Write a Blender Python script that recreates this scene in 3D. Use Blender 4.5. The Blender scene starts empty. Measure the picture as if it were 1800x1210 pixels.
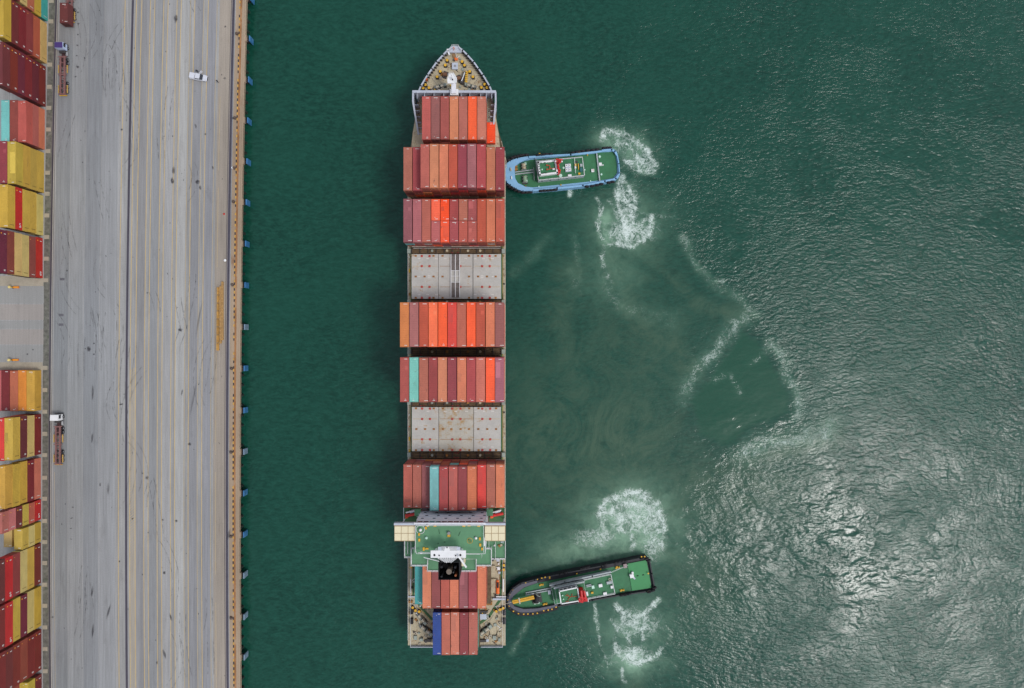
import bpy, math, random
import numpy as np
from mathutils import Vector

random.seed(7)
rng = np.random.default_rng(11)
R = math.radians
scene = bpy.context.scene
COL = scene.collection

# ------------------------------------------------------------------ camera, sky, sun, exposure
HC, FPX = 205.0, 1180.0            # drone height above the quay (m), focal length in photo pixels
cam_d = bpy.data.cameras.new('camera')
cam_d.sensor_width = 36.0
cam_d.lens = 36.0 * FPX / 1800.0
cam_d.clip_start = 1.0
cam_d.clip_end = 20000.0
cam = bpy.data.objects.new('camera', cam_d)
cam.location = (0, 0, HC)
COL.objects.link(cam)
scene.camera = cam

SUN_DIR = Vector((0.467, -0.255, 0.848)).normalized()      # towards the sun: its mirror image is the glitter patch
sun_d = bpy.data.lights.new('sun', 'SUN')
sun_d.energy = 1.2
sun_d.angle = R(14)
sun_d.color = (1.0, 0.972, 0.935)
sun = bpy.data.objects.new('sun', sun_d)
sun.rotation_euler = SUN_DIR.to_track_quat('Z', 'Y').to_euler()
sun.location = SUN_DIR * 400
COL.objects.link(sun)

world = bpy.data.worlds.new('World')
scene.world = world
world.use_nodes = True
wn = world.node_tree.nodes
wl = world.node_tree.links
bg = wn['Background']
sky = wn.new('ShaderNodeTexSky')
sky.sky_type = 'NISHITA'
sky.sun_disc = False
sky.sun_elevation = math.asin(SUN_DIR.z)
sky.sun_rotation = math.atan2(SUN_DIR.x, SUN_DIR.y)
sky.air_density = 1.0
sky.dust_density = 1.6
hsv = wn.new('ShaderNodeHueSaturation')
hsv.inputs['Saturation'].default_value = 0.42       # thin high cloud greys the sky
wl.new(sky.outputs[0], hsv.inputs['Color'])
wl.new(hsv.outputs[0], bg.inputs['Color'])
bg.inputs['Strength'].default_value = 0.15

scene.view_settings.view_transform = 'Standard'
scene.view_settings.look = 'None'
scene.view_settings.gamma = 1.0
scene.view_settings.use_curve_mapping = False
scene.view_settings.exposure = 0.32
scene.render.engine = 'CYCLES'
scene.cycles.use_denoising = True
scene.cycles.max_bounces = 5
scene.cycles.diffuse_bounces = 3
scene.cycles.glossy_bounces = 2

# ------------------------------------------------------------------ helpers
def K(z):
    return (HC - z) / FPX

def W(px, py, z=0.0):
    """photo pixel seen at height z -> world point"""
    k = K(z)
    return Vector(((px - 900) * k, (605 - py) * k, z))

def zoomer(x0, y0, s):
    return lambda x, y, z=0.0: W(x0 + x * s, y0 + y * s, z)

def lin(c):
    return tuple((v / 12.92) if v <= 0.04045 else ((v + 0.055) / 1.055) ** 2.4 for v in c)

GAIN = 1.22
def rgb(r, g, b, gain=None):
    """what the daylit photo shows (0-255) -> base colour"""
    gg = gain or GAIN
    return tuple(min(0.82, v / gg) for v in lin((r / 255, g / 255, b / 255)))

MATS = {}
def mat(name, color, rough=0.6, metal=0.0, var=0.12, scale=0.6, rust=0.0, rust_scale=0.9, spec=0.4, rust_col=(0.16, 0.075, 0.03), stretch=(1, 1, 1), fine=0.0, obj_color=False):
    if name in MATS:
        return MATS[name]
    m = bpy.data.materials.new(name)
    m.use_nodes = True
    nt = m.node_tree
    n, l = nt.nodes, nt.links
    b = n['Principled BSDF']
    b.inputs['Roughness'].default_value = rough
    b.inputs['Metallic'].default_value = metal
    b.inputs['Specular IOR Level'].default_value = spec
    tc = n.new('ShaderNodeTexCoord')
    oi = n.new('ShaderNodeObjectInfo')
    add = n.new('ShaderNodeVectorMath'); add.operation = 'ADD'
    mul = n.new('ShaderNodeVectorMath'); mul.operation = 'MULTIPLY'
    mul.inputs[1].default_value = stretch
    sc = n.new('ShaderNodeMath'); sc.operation = 'MULTIPLY'; sc.inputs[1].default_value = 91.7
    l.new(tc.outputs['Object'], mul.inputs[0])
    l.new(oi.outputs['Random'], sc.inputs[0])
    l.new(mul.outputs[0], add.inputs[0]); l.new(sc.outputs[0], add.inputs[1])
    nz = n.new('ShaderNodeTexNoise'); nz.inputs['Scale'].default_value = scale
    nz.inputs['Detail'].default_value = 5; nz.inputs['Roughness'].default_value = 0.65
    l.new(add.outputs[0], nz.inputs['Vector'])
    mr = n.new('ShaderNodeMapRange')
    mr.inputs['From Min'].default_value = 0.3; mr.inputs['From Max'].default_value = 0.7
    mr.inputs['To Min'].default_value = 1 - var; mr.inputs['To Max'].default_value = 1 + var
    l.new(nz.outputs['Fac'], mr.inputs['Value'])
    mx = n.new('ShaderNodeVectorMath'); mx.operation = 'SCALE'
    if obj_color:
        l.new(oi.outputs['Color'], mx.inputs[0])
    else:
        mx.inputs[0].default_value = color[:3]
    l.new(mr.outputs[0], mx.inputs['Scale'])
    out = mx.outputs[0]
    if fine > 0:
        nf = n.new('ShaderNodeTexNoise'); nf.inputs['Scale'].default_value = scale * 9
        nf.inputs['Detail'].default_value = 3
        l.new(add.outputs[0], nf.inputs['Vector'])
        mf = n.new('ShaderNodeMapRange')
        mf.inputs['From Min'].default_value = 0.3; mf.inputs['From Max'].default_value = 0.7
        mf.inputs['To Min'].default_value = 1 - fine; mf.inputs['To Max'].default_value = 1 + fine
        l.new(nf.outputs['Fac'], mf.inputs['Value'])
        m2 = n.new('ShaderNodeVectorMath'); m2.operation = 'SCALE'
        l.new(out, m2.inputs[0]); l.new(mf.outputs[0], m2.inputs['Scale'])
        out = m2.outputs[0]
    if rust > 0:
        nr = n.new('ShaderNodeTexNoise'); nr.inputs['Scale'].default_value = rust_scale
        nr.inputs['Detail'].default_value = 7; nr.inputs['Roughness'].default_value = 0.7
        l.new(add.outputs[0], nr.inputs['Vector'])
        rr = n.new('ShaderNodeMapRange')
        rr.inputs['From Min'].default_value = 0.72 - 0.35 * rust; rr.inputs['From Max'].default_value = 0.84 - 0.3 * rust
        l.new(nr.outputs['Fac'], rr.inputs['Value'])
        mm = n.new('ShaderNodeMix'); mm.data_type = 'RGBA'
        l.new(rr.outputs[0], mm.inputs['Factor'])
        l.new(out, mm.inputs['A'])
        mm.inputs['B'].default_value = (*rust_col, 1)
        out = mm.outputs['Result']
    l.new(out, b.inputs['Base Color'])
    MATS[name] = m
    return m

class MB:
    """collects shapes, then becomes ONE mesh object"""
    def __init__(self):
        self.v = []; self.f = []; self.mi = []; self.cur = 0
    def quad(self, *pts):
        i = len(self.v)
        self.v += [tuple(p) for p in pts]
        self.f.append(tuple(range(i, i + len(pts)))); self.mi.append(self.cur)
        return self
    def box(self, x0, x1, y0, y1, z0, z1):
        return self.prism([(x0, y0), (x1, y0), (x1, y1), (x0, y1)], z0, z1)
    def obox(self, c, size, rz=0.0):
        dx, dy, dz = (s / 2 for s in size)
        ca, sa = math.cos(rz), math.sin(rz)
        poly = [(c[0] + x * ca - y * sa, c[1] + x * sa + y * ca) for x, y in ((-dx, -dy), (dx, -dy), (dx, dy), (-dx, dy))]
        return self.prism(poly, c[2] - dz, c[2] + dz)
    def prism(self, poly, z0, z1):
        poly = [(p[0], p[1]) for p in poly]
        a = sum(poly[i][0] * poly[(i + 1) % len(poly)][1] - poly[(i + 1) % len(poly)][0] * poly[i][1] for i in range(len(poly)))
        if a < 0:
            poly = poly[::-1]
        n = len(poly); i = len(self.v)
        self.v += [(x, y, z0) for x, y in poly] + [(x, y, z1) for x, y in poly]
        self.f.append(tuple(range(i + n - 1, i - 1, -1)))
        self.f.append(tuple(range(i + n, i + 2 * n)))
        for k in range(n):
            q = (k + 1) % n
            self.f.append((i + k, i + q, i + n + q, i + n + k))
        self.mi += [self.cur] * (n + 2)
        return self
    def cyl(self, c, r, z0, z1, n=12, r2=None):
        r2 = r if r2 is None else r2
        i = len(self.v)
        for rr, z in ((r, z0), (r2, z1)):
            self.v += [(c[0] + rr * math.cos(2 * math.pi * k / n), c[1] + rr * math.sin(2 * math.pi * k / n), z) for k in range(n)]
        self.f.append(tuple(range(i + n - 1, i - 1, -1))); self.f.append(tuple(range(i + n, i + 2 * n)))
        for k in range(n):
            q = (k + 1) % n
            self.f.append((i + k, i + q, i + n + q, i + n + k))
        self.mi += [self.cur] * (n + 2)
        return self
    def tube(self, p0, p1, r, n=6, r2=None):
        p0, p1 = Vector(p0), Vector(p1)
        d = (p1 - p0)
        if d.length < 1e-6:
            return self
        d.normalize()
        u = d.orthogonal().normalized(); w = d.cross(u)
        i = len(self.v)
        r2 = r if r2 is None else r2
        for p, rr in ((p0, r), (p1, r2)):
            for k in range(n):
                a = 2 * math.pi * k / n
                self.v.append(tuple(p + u * (rr * math.cos(a)) + w * (rr * math.sin(a))))
        self.f.append(tuple(range(i + n - 1, i - 1, -1))); self.f.append(tuple(range(i + n, i + 2 * n)))
        for k in range(n):
            q = (k + 1) % n
            self.f.append((i + k, i + q, i + n + q, i + n + k))
        self.mi += [self.cur] * (n + 2)
        return self
    def path(self, pts, r, n=6):
        for a, b in zip(pts, pts[1:]):
            self.tube(a, b, r, n)
        return self
    def sphere(self, c, r, nu=10, nv=6, half=False, sz=1.0):
        i = len(self.v)
        lo = 0.0 if half else -math.pi / 2
        for a in range(nv + 1):
            t = lo + (math.pi / 2 - lo) * a / nv
            for b in range(nu):
                p = 2 * math.pi * b / nu
                self.v.append((c[0] + r * math.cos(t) * math.cos(p), c[1] + r * math.cos(t) * math.sin(p), c[2] + sz * r * math.sin(t)))
        for a in range(nv):
            for b in range(nu):
                q = (b + 1) % nu
                self.f.append((i + a * nu + b, i + a * nu + q, i + (a + 1) * nu + q, i + (a + 1) * nu + b)); self.mi.append(self.cur)
        return self
    def torus(self, c, R1, r, axis='z', n=14, m=7, ang=0.0):
        i = len(self.v)
        ca, sa = math.cos(ang), math.sin(ang)
        for a in range(n):
            t = 2 * math.pi * a / n
            for b in range(m):
                p = 2 * math.pi * b / m
                x = (R1 + r * math.cos(p)) * math.cos(t); y = (R1 + r * math.cos(p)) * math.sin(t); z = r * math.sin(p)
                if axis == 'y':
                    x, y, z = x, z, y
                elif axis == 'x':
                    x, y, z = z, x, y
                x, y = x * ca - y * sa, x * sa + y * ca
                self.v.append((c[0] + x, c[1] + y, c[2] + z))
        for a in range(n):
            for b in range(m):
                a2, b2 = (a + 1) % n, (b + 1) % m
                self.f.append((i + a * m + b, i + a2 * m + b, i + a2 * m + b2, i + a * m + b2)); self.mi.append(self.cur)
        return self
    def wall(self, pts, z0, z1, t=0.15, closed=False):
        """upright plate of thickness t along a plan polyline"""
        P = [Vector((p[0], p[1])) for p in pts]
        if closed:
            P.append(P[0])
        for a, b in zip(P, P[1:]):
            d = b - a
            if d.length < 1e-4:
                continue
            L = d.length; ang = math.atan2(d.y, d.x); c = (a + b) / 2
            self.obox((c.x, c.y, (z0 + z1) / 2), (L + t * 0.9, t, z1 - z0), ang)
        return self
    def rail(self, pts, h=1.05, r=0.035, step=1.6, closed=False, bars=2):
        """hand rail: posts and bars along a 3-D polyline"""
        P = [Vector(p) for p in pts]
        if closed:
            P.append(P[0])
        for a, b in zip(P, P[1:]):
            L = (b - a).length
            for q in range(bars):
                hh = Vector((0, 0, h * (q + 1) / bars))
                self.tube(a + hh, b + hh, r, 4)
            n = max(1, int(L / step))
            for q in range(n + 1):
                p = a.lerp(b, q / n)
                self.tube(p, p + Vector((0, 0, h)), r, 4)
        return self
    def mesh(self, name, mats, smooth=False):
        me = bpy.data.meshes.new(name)
        me.from_pydata(self.v, [], self.f)
        for m in (mats if isinstance(mats, (list, tuple)) else [mats]):
            me.materials.append(m)
        if any(self.mi):
            me.polygons.foreach_set('material_index', self.mi)
        if smooth:
            me.polygons.foreach_set('use_smooth', [True] * len(me.polygons))
        me.update()
        return me
    def build(self, name, mats, parent=None, smooth=False):
        """coordinates are world ones; they become local to the parent"""
        if parent is not None:
            o = wloc(parent)
            self.v = [(x - o.x, y - o.y, z - o.z) for x, y, z in self.v]
        ob = bpy.data.objects.new(name, self.mesh(name, mats, smooth))
        COL.objects.link(ob)
        ob.parent = parent
        return ob

def wloc(o):
    p = Vector((0, 0, 0))
    while o is not None:
        p += o.location; o = o.parent
    return p

def tag(o, label=None, cat=None, group=None, kind=None):
    if label: o['label'] = label
    if cat: o['category'] = cat
    if group: o['group'] = group
    if kind: o['kind'] = kind
    return o

def thing(name, label, cat, loc=(0, 0, 0), rz=0.0, group=None):
    o = bpy.data.objects.new(name, None)
    o.empty_display_size = 0.5
    o.location = loc; o.rotation_euler = (0, 0, rz)
    COL.objects.link(o)
    return tag(o, label, cat, group)

def inst(name, me, parent, loc=(0, 0, 0), rz=0.0, color=None):
    o = bpy.data.objects.new(name, me)
    o.parent = parent; o.location = loc; o.rotation_euler = (0, 0, rz)
    if color: o.color = (*color[:3], 1)
    COL.objects.link(o)
    return o

def copy_tree(o, parent=None):
    c = o.copy(); COL.objects.link(c); c.parent = parent
    for ch in list(o.children):
        copy_tree(ch, c)
    return c

ORD = ['first', 'second', 'third', 'fourth', 'fifth', 'sixth', 'seventh', 'eighth', 'ninth', 'tenth', 'eleventh', 'twelfth', 'thirteenth', 'fourteenth', 'fifteenth', 'sixteenth', 'seventeenth', 'eighteenth']

# quay lines bend a little along their length: d(py) photo pixels at ground level
def bend(py):
    py = max(-250.0, min(1450.0, py))
    return 1.5e-5 * (py - 900) ** 2 - 3.2

def Q(px440, py, z=0.0):
    """a point of the quay: photo column it has at row 440 (ground level), photo row"""
    return Vector(((px440 + bend(py) - 900) * K(0), (605 - py) * K(0), z))

ROWS = list(range(-260, 1471, 30))

def ribbon(mb, pa, pb, z0, z1, r0=-260, r1=1460, step=30):
    rows = [r0]
    while rows[-1] < r1:
        rows.append(min(r1, rows[-1] + step))
    i = len(mb.v); n = len(rows)
    for r in rows:
        a = Q(pa, r); b = Q(pb, r)
        mb.v += [(a.x, a.y, z0), (b.x, b.y, z0), (b.x, b.y, z1), (a.x, a.y, z1)]
    for k in range(n - 1):
        p = i + 4 * k; q = p + 4
        for s, t in ((3, 2), (2, 1), (0, 3), (1, 0)):
            mb.f.append((p + s, q + s, q + t, p + t)); mb.mi.append(mb.cur)
    mb.f.append((i, i + 1, i + 2, i + 3)); e = i + 4 * (n - 1)
    mb.f.append((e + 3, e + 2, e + 1, e)); mb.mi += [mb.cur] * 2
    return mb

# ------------------------------------------------------------------ water
WZ = -3.5
KW = K(WZ)

def seg_dist(X, Y, ax, ay, bx, by):
    dx, dy = bx - ax, by - ay
    t = np.clip(((X - ax) * dx + (Y - ay) * dy) / (dx * dx + dy * dy + 1e-9), 0, 1)
    return np.hypot(X - ax - t * dx, Y - ay - t * dy)

def stroke(F, X, Y, pts, w, a):
    for (ax, ay), (bx, by) in zip(pts, pts[1:]):
        F[:] = np.maximum(F, a * np.exp(-(seg_dist(X, Y, ax, ay, bx, by) / w) ** 2))

def blob(F, X, Y, cx, cy, rx, ry, a, rot=0.0, p=1.0):
    c, s = math.cos(R(rot)), math.sin(R(rot))
    u = ((X - cx) * c + (Y - cy) * s) / rx; v = (-(X - cx) * s + (Y - cy) * c) / ry
    F[:] = np.maximum(F, a * np.exp(-(u * u + v * v) ** p))

def inside(X, Y, poly, soft):
    """soft mask of a closed outline (photo pixels)"""
    d = np.full(X.shape, 1e9); ins = np.zeros(X.shape, bool)
    n = len(poly)
    for i in range(n):
        ax, ay = poly[i]; bx, by = poly[(i + 1) % n]
        d = np.minimum(d, seg_dist(X, Y, ax, ay, bx, by))
        c = ((ay > Y) != (by > Y)) & (X < (bx - ax) * (Y - ay) / (by - ay + 1e-9) + ax)
        ins ^= c
    s = np.where(ins, d, -d)
    return np.clip(0.5 + s / (2 * soft), 0, 1)

def make_water():
    x0, x1, y0, y1, st = -92.0, 172.0, -116.0, 116.0, 0.5
    nx, ny = int((x1 - x0) / st) + 1, int((y1 - y0) / st) + 1
    xs = np.linspace(x0, x1, nx); ys = np.linspace(y0, y1, ny)
    GX, GY = np.meshgrid(xs, ys)
    PX = GX / KW + 900; PY = 605 - GY / KW             # photo pixels, only to say where the wash lies
    # smooth random warp so that no outline stays a clean curve
    def fbm(sc, seed):
        r = np.random.default_rng(seed); out = np.zeros_like(PX); a = 1.0
        for o in range(4):
            for q in range(6):
                th = r.uniform(0, 2 * np.pi); f = sc * 2 ** o * r.uniform(0.7, 1.4)
                out += a * np.sin(PX * f * np.cos(th) + PY * f * np.sin(th) + r.uniform(0, 6.28))
            a *= 0.55
        return out / 6
    wx = PX + 7 * fbm(0.03, 1) + 3 * fbm(0.12, 5); wy = PY + 7 * fbm(0.03, 2) + 3 * fbm(0.12, 6)
    foam = np.zeros_like(PX); silt = np.zeros_like(PX); mint = np.zeros_like(PX)
    S = lambda pts, w, a=1.0: stroke(foam, wx, wy, pts, w, a)
    # wash off the blue tug's stern, upper plume
    S([(1056, 243), (1066, 232), (1085, 232), (1105, 240), (1122, 250), (1136, 266), (1143, 284), (1140, 298)], 7.5, 0.77)
    S([(1100, 250), (1112, 268), (1122, 285), (1138, 300)], 6.2, 0.81)
    S([(1097, 280), (1112, 282), (1118, 296), (1132, 303)], 7.5, 0.85)
    S([(1135, 268), (1145, 288), (1140, 303)], 5.0, 0.63)
    blob(foam, wx, wy, 1098, 255, 34, 20, 0.65)
    blob(foam, wx, wy, 1122, 285, 24, 20, 0.75)
    blob(mint, wx, wy, 1072, 248, 30, 20.8, 0.88)
    blob(mint, wx, wy, 1110, 262, 37.5, 28.6, 0.66)
    # lower plume
    S([(1090, 310), (1086, 325), (1090, 345), (1093, 365), (1098, 390), (1101, 420)], 8.1, 0.90)
    S([(1088, 312), (1104, 326), (1106, 340), (1096, 352)], 5.6, 0.81)
    S([(1112, 345), (1116, 362), (1110, 380), (1112, 396)], 5.6, 0.77)
    S([(1075, 352), (1084, 372), (1096, 384)], 4.4, 0.63)
    S([(1054, 344), (1062, 362), (1060, 380), (1054, 396), (1060, 418), (1074, 430)], 5.0, 0.68)
    S([(1146, 380), (1143, 404), (1130, 424), (1112, 433), (1096, 430), (1082, 424)], 6.2, 0.77)
    S([(1086, 412), (1104, 410), (1120, 402), (1134, 388)], 6.2, 0.72)
    S([(1064, 432), (1060, 452), (1066, 480), (1076, 492)], 6.2, 0.54)
    blob(foam, wx, wy, 1100, 360, 24, 50, 0.75)
    blob(foam, wx, wy, 1104, 408, 46, 26, 0.80)
    blob(mint, wx, wy, 1068, 402, 16.25, 39, 0.99)
    blob(mint, wx, wy, 1100, 395, 62.5, 58.5, 0.55)
    blob(mint, wx, wy, 1075, 480, 50, 52, 0.33)
    S([(1004, 330), (1006, 338), (1005, 341)], 5.0, 0.90)
    # wash off the green tug's stern, upper plume: the big curl
    S([(1052, 905), (1064, 888), (1084, 874), (1112, 867), (1138, 872), (1158, 886), (1168, 905), (1172, 925)], 8.8, 0.85)
    S([(1070, 905), (1090, 890), (1116, 884), (1140, 892), (1154, 910), (1158, 930), (1150, 945)], 10.0, 0.85)
    S([(1084, 930), (1090, 914), (1104, 906), (1118, 912), (1122, 926), (1132, 934), (1140, 920), (1134, 906)], 6.2, 0.81)
    S([(1112, 940), (1116, 952), (1112, 964)], 5.0, 0.81)
    S([(1060, 905), (1056, 925), (1064, 940), (1040, 942), (1026, 946)], 6.2, 0.63)
    S([(1088, 905), (1086, 925), (1096, 938), (1108, 930)], 5.0, 0.72)
    S([(1164, 915), (1168, 940), (1164, 965)], 7.5, 0.54)
    blob(foam, wx, wy, 1112, 905, 56, 36, 0.88)
    blob(foam, wx, wy, 1150, 945, 30, 40, 0.65)
    blob(foam, wx, wy, 1046, 945, 40, 18, 0.70)
    blob(mint, wx, wy, 1110, 920, 82.5, 67.6, 0.94, p=1.4)
    blob(mint, wx, wy, 1020, 965, 77.5, 33.8, 0.66)
    blob(mint, wx, wy, 1080, 960, 100, 39, 0.77)
    # lower plume
    S([(1078, 1066), (1090, 1076), (1108, 1084), (1128, 1084), (1146, 1072), (1157, 1056)], 6.2, 0.85)
    S([(1092, 1078), (1098, 1096), (1112, 1104), (1130, 1112)], 5.6, 0.77)
    S([(1122, 1098), (1136, 1104), (1130, 1116), (1134, 1128)], 5.6, 0.72)
    S([(1078, 1090), (1092, 1108), (1104, 1128), (1108, 1146), (1096, 1152), (1084, 1144)], 4.4, 0.63)
    S([(1082, 1130), (1084, 1150), (1098, 1162), (1118, 1166), (1140, 1164), (1158, 1150)], 6.2, 0.77)
    S([(1042, 1064), (1046, 1082), (1052, 1098), (1056, 1130), (1068, 1165)], 3.1, 0.63)
    S([(1068, 1088), (1080, 1102), (1086, 1112)], 3.8, 0.63)
    S([(1140, 1146), (1146, 1156), (1164, 1142)], 5.0, 0.54)
    S([(1095, 1178), (1098, 1192), (1104, 1194)], 5.0, 0.54)
    blob(foam, wx, wy, 1118, 1098, 46, 34, 0.70)
    blob(foam, wx, wy, 1114, 1155, 42, 18, 0.82)
    blob(mint, wx, wy, 1112, 1165, 52.5, 23.4, 0.94)
    blob(mint, wx, wy, 1110, 1110, 67.5, 65, 0.55)
    # a pale ripple band, then thin lines of old foam where the slicks meet the wind ripple
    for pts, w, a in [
        ([(1203, 700), (1214, 672), (1240, 632), (1268, 598), (1296, 570), (1312, 558)], 11, .38),  # broad band of lighter ripples, their sheen painted in as foam colour
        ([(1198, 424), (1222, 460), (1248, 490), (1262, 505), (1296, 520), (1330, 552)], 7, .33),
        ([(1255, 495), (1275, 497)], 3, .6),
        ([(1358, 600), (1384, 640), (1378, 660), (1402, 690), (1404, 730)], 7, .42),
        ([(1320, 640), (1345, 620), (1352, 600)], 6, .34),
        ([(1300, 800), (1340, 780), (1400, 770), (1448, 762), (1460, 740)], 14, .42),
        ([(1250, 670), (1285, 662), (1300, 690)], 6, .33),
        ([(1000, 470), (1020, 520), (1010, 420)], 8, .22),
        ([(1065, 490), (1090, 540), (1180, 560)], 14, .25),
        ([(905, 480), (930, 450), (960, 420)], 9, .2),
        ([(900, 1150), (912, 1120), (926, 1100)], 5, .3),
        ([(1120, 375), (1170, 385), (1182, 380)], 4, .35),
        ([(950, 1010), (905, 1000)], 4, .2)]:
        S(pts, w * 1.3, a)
    # milky water churned up between ship and tugs
    blob(silt, wx, wy, 1040, 780, 200, 120, .75)
    blob(silt, wx, wy, 960, 690, 120, 90, .4)
    blob(silt, wx, wy, 1120, 620, 130, 110, .45)
    blob(silt, wx, wy, 1250, 860, 170, 70, .6)
    blob(silt, wx, wy, 1030, 880, 140, 60, .5)
    blob(silt, wx, wy, 1230, 1030, 90, 70, .55)
    blob(silt, wx, wy, 1110, 480, 110, 110, .25)
    for pts, w, a in [([(1075, 430), (1085, 500), (1120, 570), (1190, 610), (1215, 660)], 26, .62), ([(1120, 430), (1180, 490), (1250, 545), (1300, 560)], 20, .55), ([(1000, 480), (985, 580), (1010, 680), (1080, 740)], 34, .5),
                      ([(1180, 900), (1230, 850), (1300, 810), (1400, 785), (1460, 770)], 24, .62), ([(900, 1000), (960, 975), (1040, 955)], 16, .6), ([(1170, 960), (1215, 1010), (1230, 1080)], 20, .55), ([(1110, 1170), (1120, 1215)], 22, .5), ([(930, 900), (960, 820), (940, 700)], 22, .45)]:
        stroke(silt, wx + 9 * fbm(0.05, 9), wy + 9 * fbm(0.05, 10), pts, w, a)
    # smooth slicks
    slick = inside(wx, wy, [(885, 345), (1010, 350), (1060, 330), (1150, 345), (1180, 420), (1240, 485), (1310, 525), (1350, 590), (1405, 660), (1400, 740),
                            (1330, 790), (1270, 830), (1230, 900), (1215, 980), (1190, 1080), (1160, 1190), (1070, 1200), (1020, 1090), (890, 1100)], 18 + 26 * np.clip((wy - 720) / 200, 0, 1))
    dark = inside(wx, wy, [(1300, 562), (1340, 585), (1372, 640), (1402, 690), (1398, 735), (1330, 765), (1270, 800), (1215, 770), (1200, 700), (1245, 640)], 20)
    silt *= (1 - 0.85 * dark)
    lee = np.clip((720 - wx) / 200, 0, 1)               # sheltered water between quay and ship
    calm = np.clip(np.maximum(slick * 0.72, 0.15 * lee), 0, 1)
    north = np.clip((420 - wy) / 420, 0, 1) * np.clip((1500 - wx) / 500, 0, 1)
    calm = np.maximum(calm, 0.22 * north)
    calm = np.maximum(calm, 0.93 * dark)
    swell = np.zeros_like(PX)
    blob(swell, wx, wy, 1520, 960, 210, 150, 1.0, 25)
    blob(swell, wx, wy, 1330, 980, 150, 120, .7)
    blob(swell, wx, wy, 1290, 740, 80, 30, .22)
    blob(swell, wx, wy, 940, 520, 60, 160, .35)
    blob(swell, wx, wy, 1210, 960, 60, 120, .5)
    V = np.stack([GX, GY, np.full_like(GX, WZ)], -1).reshape(-1, 3)
    idx = np.arange(nx * ny).reshape(ny, nx)
    Fq = np.stack([idx[:-1, :-1], idx[:-1, 1:], idx[1:, 1:], idx[1:, :-1]], -1).reshape(-1, 4)
    # far water out to the horizon, ring of eight sheets round the fine part
    far = 9000.0
    bx = [-far, x0, x1, far]; by = [-far, y0, y1, far]
    extra = np.array([[bx[i], by[j], WZ] for j in range(4) for i in range(4)], float)
    base = len(V)
    ef = [[base + j * 4 + i, base + j * 4 + i + 1, base + (j + 1) * 4 + i + 1, base + (j + 1) * 4 + i] for j in range(3) for i in range(3) if not (i == 1 and j == 1)]
    V = np.concatenate([V, extra]); Fq = np.concatenate([Fq, np.array(ef)])
    me = bpy.data.meshes.new('water')
    me.vertices.add(len(V)); me.vertices.foreach_set('co', V.astype(np.float32).ravel())
    me.loops.add(Fq.size); me.loops.foreach_set('vertex_index', Fq.astype(np.int32).ravel())
    me.polygons.add(len(Fq)); me.polygons.foreach_set('loop_start', np.arange(0, Fq.size, 4, dtype=np.int32))
    me.update(calc_edges=True)
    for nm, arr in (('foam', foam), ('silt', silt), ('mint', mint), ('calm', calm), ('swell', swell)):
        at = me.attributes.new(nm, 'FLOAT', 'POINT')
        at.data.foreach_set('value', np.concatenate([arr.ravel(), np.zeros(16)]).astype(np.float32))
    o = bpy.data.objects.new('water', me); COL.objects.link(o)
    tag(o, kind='structure')

    m = bpy.data.materials.new('harbour_water'); m.use_nodes = True
    nt = m.node_tree; n, l = nt.nodes, nt.links
    b = n['Principled BSDF']
    tc = n.new('ShaderNodeTexCoord').outputs['Object']
    def attr(nm):
        a = n.new('ShaderNodeAttribute'); a.attribute_name = nm; return a.outputs['Fac']
    def math_(op, a, c=None, clamp=False):
        x = n.new('ShaderNodeMath'); x.operation = op; x.use_clamp = clamp
        for i, v in enumerate((a, c)):
            if v is None: continue
            if isinstance(v, (int, float)): x.inputs[i].default_value = v
            else: l.new(v, x.inputs[i])
        return x.outputs[0]
    def noise(scale, detail=3, rough=0.55, rot=0.0, stretch=(1, 1, 1), vec=None, dist=0.0):
        mp = n.new('ShaderNodeMapping'); mp.inputs['Rotation'].default_value = (0, 0, R(rot)); mp.inputs['Scale'].default_value = stretch
        l.new(vec or tc, mp.inputs['Vector'])
        x = n.new('ShaderNodeTexNoise'); x.inputs['Scale'].default_value = scale; x.inputs['Detail'].default_value = detail
        x.inputs['Roughness'].default_value = rough; x.inputs['Distortion'].default_value = dist
        l.new(mp.outputs[0], x.inputs['Vector'])
        return x
    def rng_(v, a, c, d=0.0, e=1.0, smooth=False):
        x = n.new('ShaderNodeMapRange'); x.inputs['From Min'].default_value = a; x.inputs['From Max'].default_value = c
        x.inputs['To Min'].default_value = d; x.inputs['To Max'].default_value = e
        if smooth: x.interpolation_type = 'SMOOTHSTEP'
        l.new(v, x.inputs['Value']); return x.outputs[0]
    def mix(f, a, c):
        x = n.new('ShaderNodeMix'); x.data_type = 'RGBA'
        for s, v in (('Factor', f), ('A', a), ('B', c)):
            if isinstance(v, (int, float)): x.inputs[s].default_value = v if s == 'Factor' else (v, v, v, 1)
            elif isinstance(v, tuple): x.inputs[s].default_value = (*v, 1)
            else: l.new(v, x.inputs[s])
        return x.outputs['Result']
    aF, aS, aM, aC, aW = attr('foam'), attr('silt'), attr('mint'), attr('calm'), attr('swell')
    aF = math_('MULTIPLY', aF, rng_(noise(0.16, 4, 0.65, dist=0.8).outputs['Fac'], 0.34, 0.58, 0.55, 1.08))
    # --- wave relief: wind ripple with long crests, a cross ripple, and a longer swell
    warp = noise(0.05, 2)
    wv = n.new('ShaderNodeVectorMath'); wv.operation = 'SCALE'; wv.inputs['Scale'].default_value = 5.0
    l.new(warp.outputs['Color'], wv.inputs[0])
    wvec = n.new('ShaderNodeVectorMath'); wvec.operation = 'ADD'; l.new(tc, wvec.inputs[0]); l.new(wv.outputs[0], wvec.inputs[1])
    wvec = wvec.outputs[0]
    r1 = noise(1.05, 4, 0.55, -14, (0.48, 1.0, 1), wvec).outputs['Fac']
    wx_ = n.new('ShaderNodeSeparateXYZ'); l.new(tc, wx_.inputs[0])
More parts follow.
